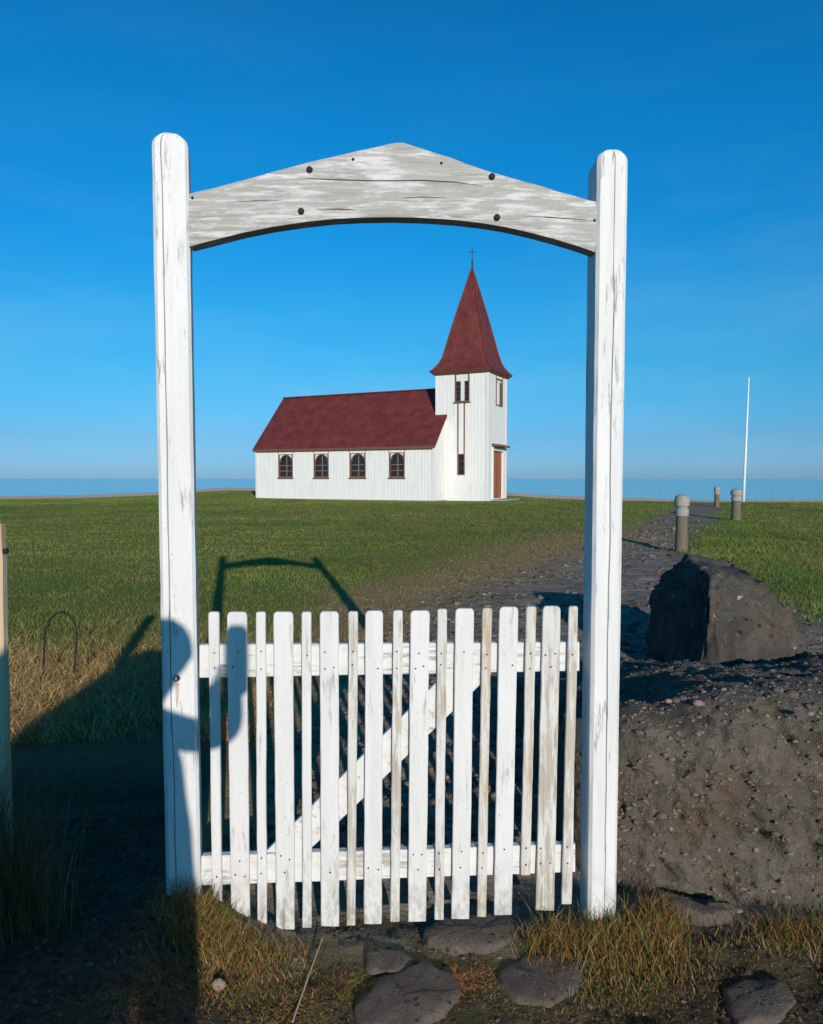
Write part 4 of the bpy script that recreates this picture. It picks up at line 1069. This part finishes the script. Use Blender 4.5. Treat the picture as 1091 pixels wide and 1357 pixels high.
# ------------------------------------------------------------------ behind the camera: the photographer and a van, whose shadows fall into the picture
def skin_mesh(name, pts, edges, radii, mat, parent, sub=2):
    me = bpy.data.meshes.new(name); me.from_pydata(pts, edges, [])
    o = link(name, me, mat, parent)
    md = o.modifiers.new('skin', 'SKIN')
    for i, r_ in enumerate(radii):
        me.skin_vertices[0].data[i].radius = r_ if isinstance(r_, tuple) else (r_, r_)
    me.skin_vertices[0].data[0].use_root = True
    s_ = o.modifiers.new('sub', 'SUBSURF'); s_.levels = sub; s_.render_levels = sub
    return o
def person():
    t = empty('person', (-.40, -.20, 0)); tag(t, 'person in dark jacket and trousers holding up a camera behind the viewpoint', 'person')
    m = NT('clothes_and_skin', .8, .2); v = m.coord(); s_ = m.n('ShaderNodeSeparateXYZ'); m.link(v, s_.inputs[0])
    c = m.mix(m.step(s_.outputs[2], .93, .94), (0.03, 0.035, 0.05), (0.09, 0.07, 0.05)); c = m.mix(m.step(s_.outputs[2], 1.50, 1.505), c, (0.5, 0.33, 0.25)); m.color(c)
    P = [(.07,0,.98), (.07,0,1.14), (.06,0,1.32), (.05,.0,1.43), (.08,.01,1.53), (.15,.03,1.63), (.155,.045,1.71), (.155,.04,1.77),
         (.17,0,1.465), (.28,.04,1.40), (.395,.08,1.42), (.370,.08,1.625),      # right arm raised to the camera
         (-.17,0,1.42), (-.24,.02,1.16), (-.20,.13,.95),                     # left arm
         (.18,0,.90), (.22,.02,.50), (.22,-.02,.09), (.225,.10,.03), (-.10,0,.90), (-.12,.02,.50), (-.13,-.02,.09), (-.135,.10,.03)]
    E_ = [(0,1),(1,2),(2,3),(3,4),(4,5),(5,6),(6,7),(3,8),(8,9),(9,10),(10,11),(3,12),(12,13),(13,14),(0,15),(15,16),(16,17),(17,18),(0,19),(19,20),(20,21),(21,22)]
    Rr = [(.20,.13),(.20,.13),(.20,.13),(.14,.10),.055,.075,.10,.075,   .070,.080,.085,.075, .07,.055,.035, .11,.10,.07,.055, .095,.07,.05,.045]
    skin_mesh('body', P, E_, Rr, m.m, t)
    hair = rock('hair', (.158, .01, 1.755), (.122, .13, .12), 3, 'iron', .05, 3, fine=.02); hair.parent = t
    sk = plain('skin', (0.5, 0.33, 0.25), .6)
    for k in range(4):           # fingers closing round the camera
        z = 1.50 + .024*k
        skin_mesh('finger', [(.345,.10,z+.08), (.38,.125,z+.084), (.42,.13,z+.08), (.44,.12,z+.076)], [(0,1),(1,2),(2,3)], [.010,.009,.0085,.007], sk, t, 1)
    skin_mesh('thumb', [(.34,.10,1.56), (.335,.13,1.60), (.345,.14,1.63)], [(0,1),(1,2)], [.012,.010,.008], sk, t, 1)
    c_ = empty('hand_camera', (.028, -.10, 1.655)); tag(c_, 'black camera held upright in the raised hand behind the viewpoint', 'camera')
    bm = bmesh.new(); box(bm, -.042, .047, -.05, .015, -.10, .175, bevel=.02); bm_obj('camera_body', bm, M['iron'], c_)
    bm = bmesh.new(); lathe(bm, [(.032, 0), (.034, .02), (.03, .045)], 16); l = bm_obj('lens', bm, M['iron'], c_); l.rotation_euler = (R(-90), 0, 0); l.location = (.0, .0155, .03)
person()
def van():
    """plain van parked broadside behind the camera, nose to the left"""
    t = empty('parked_van', (-2.6, -1.9, 0)); tag(t, 'dark grey van parked broadside behind the viewpoint', 'van')
    BD = plain('van_paint', (0.06, 0.065, 0.07), .35, spec=.5); GLS = plain('van_glass', (0.01, 0.01, 0.012), .1, spec=.5)
    x_r = 2.6 - .10
    prof = [(x_r, .30), (x_r+.02, 1.0), (x_r-.03, 1.98), (x_r-.10, 2.05), (2.02, 2.06), (1.42, 1.42), (1.30, 1.33), (.35, 1.12), (-.35, .98), (-.60, .55), (-.58, .30)]
    bm = bmesh.new(); prism(bm, prof, -.9, .9); es = [e for e in bm.edges]
    bmesh.ops.bevel(bm, geom=es, offset=.03, segments=2, affect='EDGES'); bm_obj('body', bm, BD, t)
    for sy in (-.905, .905):
        a, b_ = sorted((sy, sy*1.006))
        bm = bmesh.new(); prism(bm, [(1.50, 1.40), (2.02, 1.94), (2.05, 1.94), (2.05, 1.40)], a, b_); bm_obj('side_window', bm, GLS, t)
        bm = bmesh.new(); prism(bm, [(2.10, 1.40), (2.40, 1.40), (2.38, 1.94), (2.10, 1.94)], a, b_); bm_obj('side_window', bm, GLS, t)
        for wx in (.15, 1.95):
            bm = bmesh.new(); lathe(bm, [(.20, -.10), (.33, -.09), (.34, -.05), (.34, .07), (.33, .10), (.20, .11)], 24); w_ = bm_obj('wheel', bm, M['iron'], t); w_.rotation_euler = (R(90), 0, 0); w_.location = (wx, sy*.93, .34)
            bm = bmesh.new(); lathe(bm, [(.19, -.115), (.20, .0), (.19, .115)], 16); bm_obj('rim', bm, M['bollard_cap'], w_)
van()
